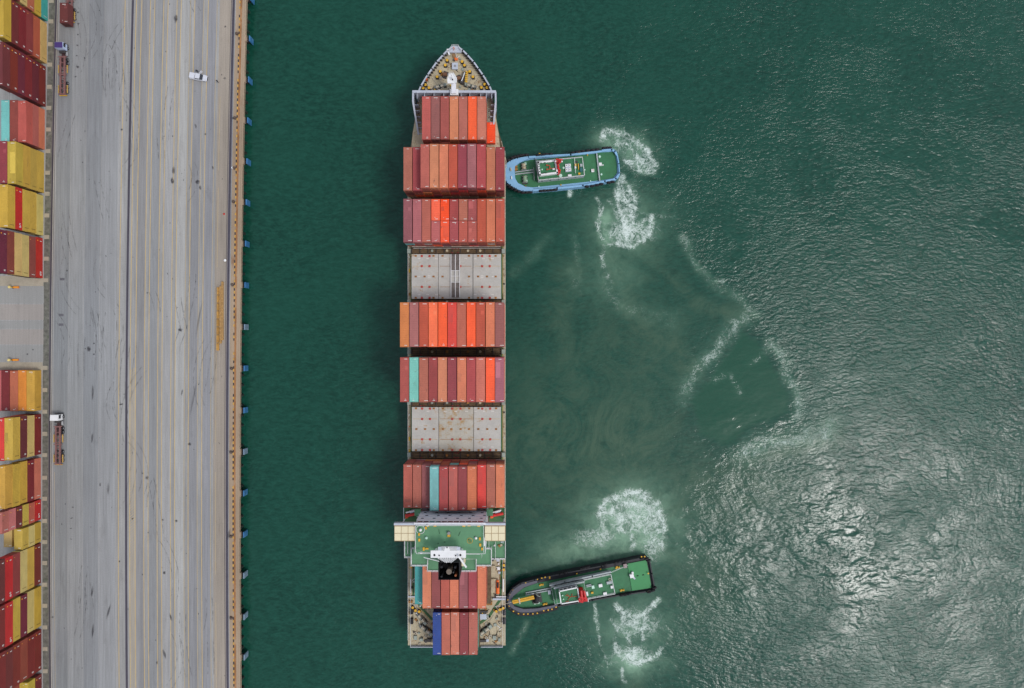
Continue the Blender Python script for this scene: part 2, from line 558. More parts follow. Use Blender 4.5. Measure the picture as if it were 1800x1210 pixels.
    r1v = noise(0.95, 3, 0.55, 78, (0.40, 1.0, 1), wvec).outputs['Fac']
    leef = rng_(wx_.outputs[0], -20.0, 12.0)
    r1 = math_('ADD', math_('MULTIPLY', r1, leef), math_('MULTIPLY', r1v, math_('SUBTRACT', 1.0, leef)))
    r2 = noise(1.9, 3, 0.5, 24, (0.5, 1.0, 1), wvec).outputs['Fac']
    r3 = noise(0.24, 2, 0.5, -35, (0.5, 1.0, 1), wvec).outputs['Fac']
    r4 = noise(2.6, 2, 0.5, -8, (0.6, 1.0, 1), wvec).outputs['Fac']
    amp = math_('SUBTRACT', 1.0, aC, True)
    patch = rng_(noise(0.045, 5, 0.68, dist=0.7).outputs['Fac'], 0.36, 0.64, 0.5, 1.35)
    amp = math_('MULTIPLY', amp, patch)
    wind = n.new('ShaderNodeSeparateXYZ'); l.new(tc, wind.inputs[0])
    amp = math_('MULTIPLY', amp, rng_(wind.outputs[0], 30, 130, 0.95, 1.2))
    amp = math_('MULTIPLY', amp, rng_(math_('MULTIPLY', aW, rng_(noise(0.05, 4, 0.65).outputs['Fac'], 0.35, 0.62)), 0.0, 0.8, 1.0, 0.45))
    h = math_('MULTIPLY', r1, 0.62)
    h = math_('ADD', h, math_('MULTIPLY', r2, 0.26))
    h = math_('ADD', h, math_('MULTIPLY', r4, 0.06))
    h = math_('MULTIPLY', h, amp)
    sw = math_('ADD', math_('MULTIPLY', aW, 2.6), 0.25)
    h = math_('ADD', h, math_('MULTIPLY', math_('MULTIPLY', r3, sw), 0.9))
    # --- foam: torn threads and lace, gathered where the propellers throw it up
    fw = noise(0.22, 3, 0.6)
    fs = n.new('ShaderNodeVectorMath'); fs.operation = 'SCALE'; fs.inputs['Scale'].default_value = 7.0; l.new(fw.outputs['Color'], fs.inputs[0])
    fv = n.new('ShaderNodeVectorMath'); fv.operation = 'ADD'; l.new(tc, fv.inputs[0]); l.new(fs.outputs[0], fv.inputs[1]); fv = fv.outputs[0]
    def ridge(sc, det, w):
        q = noise(sc, det, 0.6, vec=fv).outputs['Fac']
        return rng_(math_('ABSOLUTE', math_('SUBTRACT', q, 0.5)), 0.0, w, 1.0, 0.0)
    lace = math_('MAXIMUM', ridge(0.22, 4, 0.060), math_('MAXIMUM', math_('MULTIPLY', ridge(0.6, 5, 0.085), 0.85), math_('MULTIPLY', ridge(1.5, 4, 0.10), 0.6)))
    speck = rng_(noise(2.2, 5, 0.75).outputs['Fac'], 0.42, 0.68)
    body = math_('ADD', math_('MULTIPLY', lace, 0.82), math_('MULTIPLY', speck, 0.18))
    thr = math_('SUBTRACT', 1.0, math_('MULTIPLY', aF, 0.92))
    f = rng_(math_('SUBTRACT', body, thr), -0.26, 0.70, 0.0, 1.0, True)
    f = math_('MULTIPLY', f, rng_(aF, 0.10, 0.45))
    # --- colour of the water body
    big = noise(0.03, 4, 0.6).outputs['Fac']
    deep = mix(rng_(big, 0.32, 0.66), (0.0032, 0.0345, 0.0230), (0.0058, 0.0500, 0.0325))
    deep = mix(rng_(math_('ADD', math_('MULTIPLY', r1, 0.6), math_('MULTIPLY', r2, 0.4)), 0.38, 0.64), deep, (0.0095, 0.066, 0.045))  # ripple crests painted lighter, standing in for the sky's reflection
    cloud = noise(0.055, 8, 0.74, dist=2.6).outputs['Fac']
    sf = math_('MULTIPLY', aS, rng_(cloud, 0.36, 0.60, 0.15, 1.35), True)
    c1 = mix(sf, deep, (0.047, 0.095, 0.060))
    mf = math_('MULTIPLY', math_('MAXIMUM', aM, math_('MULTIPLY', aF, 0.72)), rng_(noise(0.22, 5, 0.65, vec=fv).outputs['Fac'], 0.28, 0.66, 0.25, 1.1), True)
    c2 = mix(mf, c1, (0.19, 0.33, 0.225))
    c2 = mix(rng_(aC, 0.74, 0.93, 0.0, 0.75), c2, (0.0065, 0.064, 0.036))
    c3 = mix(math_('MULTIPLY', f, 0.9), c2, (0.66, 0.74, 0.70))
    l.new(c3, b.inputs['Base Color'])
    rough = mix(f, math_('SUBTRACT', rng_(aC, 0.1, 0.75, 0.14, 0.05), math_('MULTIPLY', aW, 0.095)), 0.8)
    l.new(rough, b.inputs['Roughness'])
    b.inputs['IOR'].default_value = 1.333
    bp = n.new('ShaderNodeBump'); bp.inputs['Strength'].default_value = 1.0; bp.inputs['Distance'].default_value = 0.38
    hf = math_('ADD', h, math_('MULTIPLY', f, 0.12))
    l.new(hf, bp.inputs['Height'])
    l.new(bp.outputs[0], b.inputs['Normal'])
    me.materials.append(m)
    return o
make_water()

# ------------------------------------------------------------------ quay
def concrete(name, base, streak=0.10, patch=0.10, tint=(0.55, 0.5, 0.46), stainamt=0.35, joints=True):
    m = bpy.data.materials.new(name); m.use_nodes = True
    nt = m.node_tree; n, l = nt.nodes, nt.links
    b = n['Principled BSDF']; b.inputs['Roughness'].default_value = 0.85; b.inputs['Specular IOR Level'].default_value = 0.25
    tc = n.new('ShaderNodeTexCoord').outputs['Object']
    def noise(scale, detail, rough, stretch):
        mp = n.new('ShaderNodeMapping'); mp.inputs['Scale'].default_value = stretch; l.new(tc, mp.inputs['Vector'])
        x = n.new('ShaderNodeTexNoise'); x.inputs['Scale'].default_value = scale; x.inputs['Detail'].default_value = detail
        x.inputs['Roughness'].default_value = rough; l.new(mp.outputs[0], x.inputs['Vector']); return x.outputs['Fac']
    def rng_(v, a, c, d, e):
        x = n.new('ShaderNodeMapRange'); x.inputs['From Min'].default_value = a; x.inputs['From Max'].default_value = c
        x.inputs['To Min'].default_value = d; x.inputs['To Max'].default_value = e; l.new(v, x.inputs['Value']); return x.outputs[0]
    def mul(a, c):
        x = n.new('ShaderNodeMath'); x.operation = 'MULTIPLY'; l.new(a, x.inputs[0]); l.new(c, x.inputs[1]); return x.outputs[0]
    s1 = rng_(noise(0.55, 5, 0.7, (1, 0.012, 1)), 0.3, 0.7, 1 - streak, 1 + streak)     # tyre-worn streaks along the quay
    s2 = rng_(noise(2.2, 4, 0.7, (1, 0.03, 1)), 0.3, 0.7, 1 - streak, 1 + streak)
    s3 = rng_(noise(0.03, 4, 0.6, (1, 0.6, 1)), 0.3, 0.7, 1 - patch, 1 + patch)
    s4 = rng_(noise(3.0, 5, 0.75, (1, 1, 1)), 0.3, 0.7, 0.88, 1.12)
    s5 = rng_(noise(0.35, 6, 0.7, (1, 0.35, 1)), 0.28, 0.42, 1 - 0.16, 1.0)
    v = mul(mul(mul(s1, s2), mul(s3, s4)), s5)
    sc = n.new('ShaderNodeVectorMath'); sc.operation = 'SCALE'; sc.inputs[0].default_value = base; l.new(v, sc.inputs['Scale'])
    st = rng_(noise(0.25, 7, 0.72, (1, 0.25, 1)), 0.60, 0.74, 0.0, stainamt)
    mx = n.new('ShaderNodeMix'); mx.data_type = 'RGBA'; l.new(st, mx.inputs['Factor']); l.new(sc.outputs[0], mx.inputs['A'])
    mx.inputs['B'].default_value = (base[0] * tint[0], base[1] * tint[1], base[2] * tint[2], 1)
    l.new(mx.outputs['Result'], b.inputs['Base Color'])
    bp = n.new('ShaderNodeBump'); bp.inputs['Strength'].default_value = 0.3; bp.inputs['Distance'].default_value = 0.02
    l.new(s4, bp.inputs['Height']); l.new(bp.outputs[0], b.inputs['Normal'])
    return m

M_apron = concrete('apron_concrete', rgb(156, 155, 153), 0.17, 0.13)
M_apron2 = concrete('berth_concrete', rgb(160, 150, 138), 0.12, 0.14, (0.62, 0.48, 0.38), 0.5)
M_edge = concrete('cope_concrete', rgb(166, 146, 124), 0.08, 0.15, (0.55, 0.30, 0.16), 0.75)
M_slab1 = concrete('slab_concrete', rgb(150, 149, 146), 0.05, 0.08)
M_slab2 = concrete('slab_concrete_warm', rgb(158, 151, 145), 0.05, 0.10)
M_track = mat('rail_bed', rgb(96, 92, 104), 0.85, var=0.22, scale=0.5, stretch=(1, 0.15, 1), fine=0.12)
M_groove = mat('rail_groove', rgb(58, 54, 66), 0.7, var=0.2, scale=0.7, stretch=(1, .2, 1))
M_rail = mat('rail_steel', rgb(120, 116, 124), 0.45, 0.6, var=0.15)
M_line = mat('yellow_road_paint', rgb(202, 174, 118), 0.8, var=0.12, scale=0.5, rust=0.30, rust_scale=1.3, rust_col=rgb(172, 162, 144))
M_line2 = mat('worn_road_paint', rgb(184, 166, 132), 0.85, var=0.10, scale=0.5, rust=0.6, rust_scale=1.0, rust_col=rgb(168, 160, 150))
M_weed = mat('weedy_dirt', rgb(108, 106, 98), 0.95, var=0.4, scale=0.8, rust=0.5, rust_scale=0.7, rust_col=rgb(78, 88, 66))
M_drain = mat('drain_channel', rgb(104, 98, 100), 0.85, var=0.22, scale=0.6, stretch=(1, .3, 1))
M_pad = mat('pale_pad', rgb(166, 156, 138), 0.85, var=0.14, fine=0.1)
M_rust = mat('rusty_cope', rgb(164, 116, 74), 0.9, var=0.4, scale=0.5, rust=0.6, rust_scale=0.5, rust_col=rgb(170, 146, 118), stretch=(1, .35, 1))
M_yel = mat('safety_yellow', rgb(222, 172, 44), 0.55, var=0.14, rust=0.2)
M_black = mat('black_rubber', rgb(34, 32, 36), 0.75, var=0.25, scale=1.5)
M_dark = mat('dark_steel', rgb(62, 58, 58), 0.6, var=0.25, scale=1.2, rust=0.3)
M_steel = mat('grey_steel', rgb(150, 150, 152), 0.5, 0.2, var=0.15, rust=0.15)
M_white = mat('white_paint', rgb(236, 236, 236), 0.45, var=0.06, rust=0.12, rust_scale=1.5)

# ground: one sheet out to the horizon on the land side, with the quay wall dropping into the water
def make_ground():
    mb = MB()
    rows = [-60000] + ROWS + [60000]
    L = -9000.0
    top = []
    for r in rows:
        e = Q(424, r)
        top.append((e.x, e.y))
    i = len(mb.v)
    for x, y in top:
        mb.v += [(L, y, 0.0), (x, y, 0.0), (x, y, -0.5)]
    for k in range(len(top) - 1):
        p = i + 3 * k; q = p + 3
        mb.f.append((p, q, q + 1, p + 1)); mb.mi += [0]
    g = mb.build('ground', M_apron)
    tag(g, kind='structure')
    return g
ground = make_ground()

# quay wall, set back under the cope: dark concrete between piles
M_wall = mat('dark_quay_wall', rgb(44, 52, 48), 0.7, var=0.3, scale=.6, rust=.4, rust_scale=.8, rust_col=rgb(30, 48, 36))
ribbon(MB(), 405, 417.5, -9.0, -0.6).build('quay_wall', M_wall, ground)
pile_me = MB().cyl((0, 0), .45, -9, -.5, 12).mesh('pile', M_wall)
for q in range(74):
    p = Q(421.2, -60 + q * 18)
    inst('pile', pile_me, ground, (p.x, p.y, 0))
# sheets of different concrete, each a few millimetres proud of the one below
ribbon(MB(), 378, 400, -0.2, 0.006).build('berth_strip', M_apron2, ground)
ribbon(MB(), 406, 424.4, -0.2, 0.010).build('cope_strip', M_edge, ground)
# longitudinal paving lanes of slightly different age
lane_tones = [(96, 122, rgb(137, 139, 140)), (122, 148, rgb(149, 150, 150)), (148, 176, rgb(141, 143, 145)), (176, 206, rgb(152, 153, 154)),
              (240.6, 256, rgb(145, 144, 144)), (263.5, 279, rgb(147, 148, 149)), (287, 303, rgb(161, 160, 159)), (310, 326, rgb(171, 170, 167)),
              (334, 350, rgb(143, 143, 145)), (357, 373, rgb(147, 147, 150))]
for q, (a, b_, c) in enumerate(lane_tones):
    ribbon(MB(), a + .5, b_ - .5, -0.1, 0.003).build('paving_lane', concrete('paving_%d' % q, c, 0.14, 0.10), ground)

# lane lines
LINES = [(211.3, 1.0, M_line), (231.1, 1.1, M_line), (240.6, 1.1, M_line), (255.9, 1.0, M_line), (263.5, 1.0, M_line), (279.3, 1.0, M_line), (286.9, 1.0, M_line),
         (302.7, 1.0, M_line), (310.0, 1.0, M_line), (326.5, 1.0, M_line2), (333.8, 1.0, M_line), (349.7, 1.0, M_line2), (357.6, 1.0, M_line), (373.1, .9, M_line2)]
for px, w, m in LINES:
    ribbon(MB(), px - w * .52, px + w * .52, 0.004, 0.013).build('lane_line', m, ground)
for r0, r1 in ((170, 300), (330, 470), (620, 800), (830, 1010), (1060, 1300)):
    ribbon(MB(), 381.6, 382.5, 0.006, 0.014, r0, r1).build('lane_line', M_line2, ground)
ribbon(MB(), 98.6, 99.2, 0.006, 0.012, 830, 1400).build('lane_line', M_line2, ground)
# hatched no-go strip beside the landward rail
mb = MB()
r = 648.0
while r < 1330:
    a = Q(231.6, r + 6); b_ = Q(240.1, r - 1.5)
    d = Vector((0, 0.085, 0))
    mb.quad(a - d + Vector((0, 0, .0125)), b_ - d + Vector((0, 0, .0125)), b_ + d + Vector((0, 0, .0125)), a + d + Vector((0, 0, .0125)))
    r += 4.9
tag(mb.build('hatched_marking', M_line, ground), kind='stuff')
# crane rails in their beds
for px, w in ((224.8, 4.0), (402.0, 4.6)):
    bed = ribbon(MB(), px - w / 2, px + w / 2, -0.1, 0.008).build('rail_bed', M_track, ground)
    ribbon(MB(), px - 1.3, px + 1.0, 0.0, 0.012).build('rail_groove', M_groove, bed)
    ribbon(MB(), px - 0.35, px + 0.25, 0.0, 0.10).build('crane_rail', M_rail, bed)
ribbon(MB(), 397.6, 398.5, 0.0, 0.011).build('cable_slot', M_groove, ground)
# cope edge: rusty angle, painted kerb blocks
kerb = ribbon(MB(), 414.0, 417.2, 0.0, 0.06).build('cope_rust_strip', M_rust, ground)
ribbon(MB(), 421.8, 424.4, -0.9, 0.10).build('cope_beam', M_edge, ground)
kb_y = MB().box(-.15, .15, -.36, .36, 0, .14).mesh('kerb_block', mat('dull_kerb_yellow', rgb(206, 160, 76), .7, var=.25, rust=.4))
kb_b = MB().box(-.15, .15, -.36, .36, 0, .14).mesh('kerb_block', M_dark)
for q in range(0, 262):
    py = -30 + q * 4.9
    if random.random() < 0.16: continue
    p = Q(413.2, py)
    inst('kerb_block', kb_y if q % 2 else kb_b, ground, (p.x, p.y, 0.011))

# landside drain, weedy verge and pale corner pads under the stacks
ribbon(MB(), 77.5, 88.5, -0.1, 0.005).build('verge', M_weed, ground)
ribbon(MB(), 88.0, 94.0, -0.1, 0.009).build('drain_channel', M_drain, ground)
ribbon(MB(), 92.0, 93.2, 0.0, 0.10).build('drain_kerb', concrete('drain_kerb_c', rgb(170, 166, 158)), ground)
ribbon(MB(), 89.2, 91.0, 0.0, 0.016).build('drain_slot', M_groove, ground)
pad = MB().box(-.75, .75, -.6, .6, -.05, .05).mesh('corner_pad', M_pad)
for py in [2, 38, 78, 114, 153, 190, 228, 266, 304, 341, 379, 417, 455, 493, 647, 686, 724, 763, 800, 840, 877, 916, 953, 990, 1028, 1065, 1103, 1141, 1180, 1218]:
    p = Q(81.5, py)
    inst('corner_pad', pad, ground, (p.x, p.y, 0.02))
# cross road between the stack blocks: four bands of slab
for q, (a, b_) in enumerate(((503, 534), (535, 563), (564, 578), (579, 606), (607, 636))):
    mb = MB(); pa, pb = Q(78, a), Q(78, b_)
    mb.box(-210, pa.x, pb.y + .03, pa.y - .03, -.1, .012)
    mb.build('slab', [M_slab1, M_slab2][q % 2], ground)
mb = MB(); p0, p1 = Q(77, 491), Q(77, 503); mb.box(-200, p0.x, p1.y, p0.y + 1, -.1, .03); mb.build('stack_plinth', M_pad, ground)
mb = MB(); p0, p1 = Q(77, 637), Q(77, 651); mb.box(-200, p0.x, p1.y, p0.y, -.1, .03); mb.build('stack_plinth', M_pad, ground)

# drain gratings, patches and oil stains on the apron
M_grate = mat('cast_grate', rgb(116, 114, 118), 0.7, var=0.2)
for px, py in ((110, 491), (109, 554), (109, 571)):
    p = Q(px, py); mb = MB()
    mb.box(p.x - .72, p.x + .72, p.y - .36, p.y + .36, 0, .008)
    g = mb.build('drain_grating', M_groove, ground)
    mb = MB()
    for q in range(9):
        x = p.x - .66 + q * .165
        mb.box(x - .05, x + .05, p.y - .34, p.y + .34, .008, .03)
    mb.build('grating_bar', M_grate, g)
M_oil = {}
def oil(i):
    if i not in M_oil:
        m = bpy.data.materials.new('oil_stain_%d' % i); m.use_nodes = True
        n, l = m.node_tree.nodes, m.node_tree.links
        b = n['Principled BSDF']; b.inputs['Base Color'].default_value = (*rgb(70, 68, 72), 1); b.inputs['Roughness'].default_value = .7
        tc = n.new('ShaderNodeTexCoord'); nz = n.new('ShaderNodeTexNoise'); nz.inputs['Scale'].default_value = 1.6; nz.inputs['Detail'].default_value = 6
        oi = n.new('ShaderNodeObjectInfo'); ad = n.new('ShaderNodeVectorMath'); ad.operation = 'ADD'
        l.new(tc.outputs['Object'], ad.inputs[0]); l.new(oi.outputs['Location'], ad.inputs[1]); l.new(ad.outputs[0], nz.inputs['Vector'])
        gr = n.new('ShaderNodeVectorMath'); gr.operation = 'LENGTH'; l.new(tc.outputs['Object'], gr.inputs[0])
        mr = n.new('ShaderNodeMapRange'); mr.inputs['From Min'].default_value = 1.0; mr.inputs['From Max'].default_value = 0.25
        l.new(gr.outputs['Value'], mr.inputs['Value'])
        mu = n.new('ShaderNodeMath'); mu.operation = 'MULTIPLY'; l.new(mr.outputs[0], mu.inputs[0]); l.new(nz.outputs['Fac'], mu.inputs[1])
        m2 = n.new('ShaderNodeMapRange'); m2.inputs['From Min'].default_value = .16; m2.inputs['From Max'].default_value = .55; m2.inputs['To Max'].default_value = i / 100
        l.new(mu.outputs[0], m2.inputs['Value']); l.new(m2.outputs[0], b.inputs['Alpha'])
        M_oil[i] = m
    return M_oil[i]
def stain(px, py, w, h, strength=75):
    p = W(px, py, 0)
    mb = MB(); n = 14
    mb.quad(*[(1.0 * math.cos(2 * math.pi * k / n), 1.0 * math.sin(2 * math.pi * k / n), 0) for k in range(n)])
    me = mb.mesh('oil_stain', oil(strength))
    o = inst('oil_stain', me, ground, (p.x, p.y, 0.018 + random.random() * .003), random.uniform(-.3, .3))
    o.scale = (w * .17 * .75, h * .17 * .75, 1)
for s in [(165, 604, 3.4, 3.4, 100), (165, 623, 3.2, 3.2, 100), (156, 614, 7, 10, 90), (150, 613, 2.5, 2.5, 90), (58, 615, 3, 3, 80), (48, 623, 3.5, 3.5, 80),
          (309, 33, 7, 15, 80), (317, 580, 9, 6, 80), (303, 318, 6, 12, 85), (305, 300, 6, 14, 60), (347, 320, 8, 8, 80), (352, 330, 5, 8, 60), (214, 228, 4, 4, 95),
          (213, 711, 7, 3, 95), (289, 1007, 5, 6, 90), (333, 781, 6, 6, 80), (210, 987, 3, 4, 90), (233, 912, 4, 3, 95), (374, 295, 3, 7, 70), (310, 916, 5, 5, 75), (286, 914, 4, 4, 70),
          (300, 1085, 4, 14, 60), (289, 1150, 5, 18, 60), (276, 1165, 3, 6, 85), (165, 560, 4, 40, 30), (163, 690, 4, 26, 65), (162, 1040, 4, 20, 60), (163, 1110, 4, 26, 65), (191, 1075, 4, 30, 55),
          (190, 860, 4, 22, 50), (162, 770, 4, 18, 55), (137, 22, 5, 3, 65), (138, 42, 5, 3, 60), (137, 61, 4, 3, 65), (136, 80, 5, 3, 65), (135, 98, 4, 3, 65), (137, 118, 5, 5, 80), (133, 135, 5, 3, 60), (128, 892, 4, 3, 75), (126, 911, 6, 2, 75),
          (125, 929, 5, 2, 75), (125, 948, 4, 2, 60), (176, 852, 3, 7, 70), (91, 1085, 8, 4, 70), (396, 47, 4, 4, 70), (418, 60, 6, 6, 85), (412, 355, 5, 5, 80), (395, 138, 5, 4, 60), (344, 222, 4, 8, 60), (361, 236, 4, 4, 60), (320, 690, 3, 12, 60), (340, 700, 4, 60, 30), (350, 560, 4, 70, 30), (259, 515, 3, 3, 85), (258, 840, 6, 6, 50), (410, 208, 5, 4, 80), (402, 940, 6, 20, 40)]:
    stain(*s)
for q in range(90):      # small drips and tar spots
    stain(random.uniform(100, 398), random.uniform(0, 1210), random.uniform(1.2, 2.6), random.uniform(1.2, 4.0), random.choice((50, 70, 90)))

# curved tyre scuffs left by turning trucks and reach stackers
M_scuff = bpy.data.materials.new('tyre_scuff'); M_scuff.use_nodes = True
_n, _l = M_scuff.node_tree.nodes, M_scuff.node_tree.links
_b = _n['Principled BSDF']; _b.inputs['Base Color'].default_value = (*rgb(84, 82, 82), 1); _b.inputs['Roughness'].default_value = .8
_t = _n.new('ShaderNodeTexCoord'); _z = _n.new('ShaderNodeTexNoise'); _z.inputs['Scale'].default_value = .7; _z.inputs['Detail'].default_value = 5
_r = _n.new('ShaderNodeMapRange'); _r.inputs['From Min'].default_value = .4; _r.inputs['From Max'].default_value = .7; _r.inputs['To Max'].default_value = .42
_l.new(_t.outputs['Object'], _z.inputs['Vector']); _l.new(_z.outputs['Fac'], _r.inputs['Value']); _l.new(_r.outputs[0], _b.inputs['Alpha'])
rs = random.Random(5)
for q in range(44):
    px, py = rs.uniform(102, 372), rs.uniform(-10, 1210)
    p = W(px, py, 0); rad = rs.choice((9, 14, 22, 60, 90, 140)); a0 = rs.choice((0, math.pi)) + rs.uniform(-.25, .25); sw = min(1.2, rs.uniform(7, 24) / rad)
    for off in (0, 1.9):
        mb = MB(); pts = []
        for k in range(13):
            t_ = a0 - sw / 2 + sw * k / 12
            for e in (-.13, .13):
                pts.append((p.x + (rad + off + e) * math.cos(t_) - rad * math.cos(a0), p.y + (rad + off + e) * math.sin(t_) - rad * math.sin(a0), .0165 + q * .00012))
        for k in range(12):
            mb.quad(pts[2 * k], pts[2 * k + 1], pts[2 * k + 3], pts[2 * k + 2])
        mb.build('tyre_mark', M_scuff, ground)

# ------------------------------------------------------------------ fenders and bollards along the berth
M_blue = mat('fender_blue', rgb(62, 122, 172), 0.5, var=0.12, rust=0.35, rust_scale=1.2, rust_col=rgb(150, 170, 180))
M_bluew = mat('fender_bleached', rgb(126, 148, 166), 0.55, var=0.15, rust=0.4, rust_scale=1.2, rust_col=rgb(80, 120, 165))
fr = [-5, 67, 139, 211, 283, 355, 428, 501, 575, 648, 722, 795, 868, 941, 1013, 1086, 1157]
def fender_mesh(m):
    mb = MB()
    mb.box(1.05, 1.35, -.85, .85, -3.1, -.2)
    for y in (-.45, .05, .45):
        mb.box(1.35, 1.39, y - .17, y + .17, -3.0, -.3)
    me = mb.mesh('face_panel', m)
    rb = MB().tube((0, 0, -1.6), (1.05, 0, -1.6), .85, 14, .6)
    return me, rb.mesh('rubber_cone', M_black)
fb, cone_me = fender_mesh(M_blue); fw_, _ = fender_mesh(M_bluew)
chain_me = MB().tube((0, .6, -.1), (1.1, .7, -.5), .05, 5).mesh('chain', M_dark)
chain_me2 = MB().tube((0, -.6, -.1), (1.1, -.7, -.5), .05, 5).mesh('chain', M_dark)
bracket_me = MB().box(-.25, .35, -.95, .95, -.75, .02).mesh('bracket', M_edge)
for q, py in enumerate(fr):
    p = Q(424, py)
    bleached = q in (8, 11, 14, 15, 16)
    t = thing('quay_fender', '%s fender panel on black rubber cones, %s along the quay from the top' % ('bleached blue-white' if bleached else 'bright blue', ORD[q]),
              'fender', (p.x, p.y, 0), 0, 'fenders along the quay wall')
    inst('face_panel', fw_ if bleached else fb, t)
    inst('rubber_cone', cone_me, t); inst('chain', chain_me, t); inst('chain', chain_me2, t); inst('bracket', bracket_me, t)
M_boll = mat('bollard_iron', rgb(92, 78, 70), 0.6, var=0.3, rust=0.5)
def bollard_parts():
    a = MB().cyl((0, 0), .5, 0, .08, 14).mesh('base_plate', M_boll)
    b_ = MB().cyl((0, 0), .26, .08, .5, 12, .22).mesh('post', M_boll)
    c = MB().sphere((0.05, 0, .62), .40, 12, 6, sz=.5).mesh('head', M_boll, True)
    return a, b_, c
bp_ = bollard_parts()
for q, py in enumerate((60, 208, 296, 355, 501, 648, 795, 943, 1086)):
    p = Q(409.5, py)
    t = thing('mooring_bollard', 'squat rusty mooring bollard near the quay edge, %s one from the top' % ORD[q], 'bollard', (p.x, p.y, .01), 0, 'bollards along the quay')
    for nm, me in zip(('base_plate', 'post', 'head'), bp_): inst(nm, me, t)

# ------------------------------------------------------------------ shipping containers
M_box = mat('container_paint', (1, 1, 1), 0.6, var=0.13, scale=0.35, rust=0.30, rust_scale=1.1, rust_col=rgb(112, 78, 66), obj_color=True, stretch=(1, .5, 1), fine=0.05)
M_bar = mat('galvanised_bar', rgb(66, 52, 52), 0.5, 0.3, var=0.2)
M_mark = mat('white_stencil', rgb(226, 222, 216), 0.6, var=0.1)
M_omark = mat('orange_stencil', rgb(238, 160, 40), 0.6, var=0.1)
CW = 2.438
def container_meshes(L, H):
    """body with corrugated walls and roof, one door leaf, roof stencils; origin at the middle of the base"""
    w = CW / 2; h = L / 2
    mb = MB()
    for sx in (-1, 1):
        for sy in (-1, 1):
            mb.box(*sorted((sx * w, sx * (w - .16))), *sorted((sy * h, sy * (h - .17))), 0.02, H - .02)
            for z0, z1 in ((0, .12), (H - .118, H)):      # corner castings a touch proud
                mb.box(*sorted((sx * (w + .004), sx * (w - .178))), *sorted((sy * (h + .004), sy * (h - .178))), z0, z1)
        mb.box(*sorted((sx * (w - .004), sx * (w - .09))), -h + .18, h - .18, H - .115, H - .015)
        mb.box(*sorted((sx * (w - .004), sx * (w - .11))), -h + .18, h - .18, .02, .17)
        # corrugated side
        n = int((L - .36) / .42); p = (L - .36) / n
        for k in range(n):
            y = -h + .18 + k * p
            xo, xi = sx * (w - .014), sx * (w - .052)
            prof = [(xo, y), (xo, y + p * .33), (xi, y + p * .5), (xi, y + p * .83), (xo, y + p)]
            for (xa, ya), (xb, yb) in zip(prof, prof[1:]):
                a = [(xa, ya, .16), (xb, yb, .16), (xb, yb, H - .10), (xa, ya, H - .10)]
                mb.quad(*(a if sx > 0 else a[::-1]))
    for sy in (-1, 1):
        mb.box(-w + .18, w - .18, *sorted((sy * (h - .003), sy * (h - .12))), H - .13, H - .012)
        mb.box(-w + .18, w - .18, *sorted((sy * (h - .003), sy * (h - .12))), .02, .18)
    # plain corrugated front (north end)
    n = 6; p = (CW - .34) / n
    for k in range(n):
        x = -w + .17 + k * p
        yo, yi = h - .015, h - .055
        prof = [(x, yo), (x + p * .33, yo), (x + p * .5, yi), (x + p * .83, yi), (x + p, yo)]
        for (xa, ya), (xb, yb) in zip(prof, prof[1:]):
            mb.quad((xb, yb, .16), (xa, ya, .16), (xa, ya, H - .10), (xb, yb, H - .10))
    # roof with shallow cross ribs
    n = int((L - .3) / .61); p = (L - .3) / n
    for k in range(n):
        y = -h + .15 + k * p
        zt, zb = H - .020, H - .042
        prof = [(y, zb), (y + p * .30, zb), (y + p * .45, zt), (y + p * .85, zt), (y + p, zb)]
        for (ya, za), (yb, zb_) in zip(prof, prof[1:]):
            mb.quad((-w + .06, ya, za), (w - .06, ya, za), (w - .06, yb, zb_), (-w + .06, yb, zb_))
    mb.quad((-w + .1, h - .1, .15), (w - .1, h - .1, .15), (w - .1, -h + .1, .15), (-w + .1, -h + .1, .15))
    body = mb.mesh('body', M_box)
    d = MB(); lw = (CW - .34) / 2
    d.box(0.006, lw, -.05, 0, .19, H - .14)
    for z in (.55, 1.2, 1.85):
        d.box(.06, lw - .06, -.064, -.05, z, z + .42)
    d.cur = 1
    for x in (.22, .55, .86):
        d.tube((x, -.085, .12), (x, -.085, H - .10), .045, 5)
        d.box(x - .05, x + .22, -.12, -.088, 1.0, 1.05)
    door = d.mesh('door', [M_box, M_bar])
    def marks(seed):
        r = random.Random(seed); s = MB()
        for sy in (-1, 1):
            wd = r.choice((.5, .6, .75, 1.0)); x = r.uniform(-.5, .35)
            q = 0.0
            while q < wd:
                g = r.uniform(.06, .14)
                s.box(x + q, x + q + g, sy * (h - .46) - .09, sy * (h - .46) + .09, H - .024, H - .012); q += g + .035
            if r.random() < .6:
                x2 = r.uniform(-.4, .4)
                s.box(x2 - .07, x2 + .07, sy * (h - .82) - .07, sy * (h - .82) + .07, H - .024, H - .012)
        return s.mesh('roof_stencil', M_mark)
    return dict(L=L, H=H, body=body, door=door, marks=[marks(k) for k in range(8)], n=lw,
                patch=[MB().box(x0, x1, y0 * h, y1 * h, H - .03, H - .010).mesh('roof_patch', M_box) for x0, x1, y0, y1 in ((-.5, 1.0, -.5, .5), (-1.05, -.2, -.1, .3), (.1, .9, .45, .62), (-.9, .9, -.75, -.6), (-1.1, .2, .1, .8))])
C40 = container_meshes(12.19, 2.89)
C20 = container_meshes(6.06, 2.59)
C40L = container_meshes(12.19, 2.59)
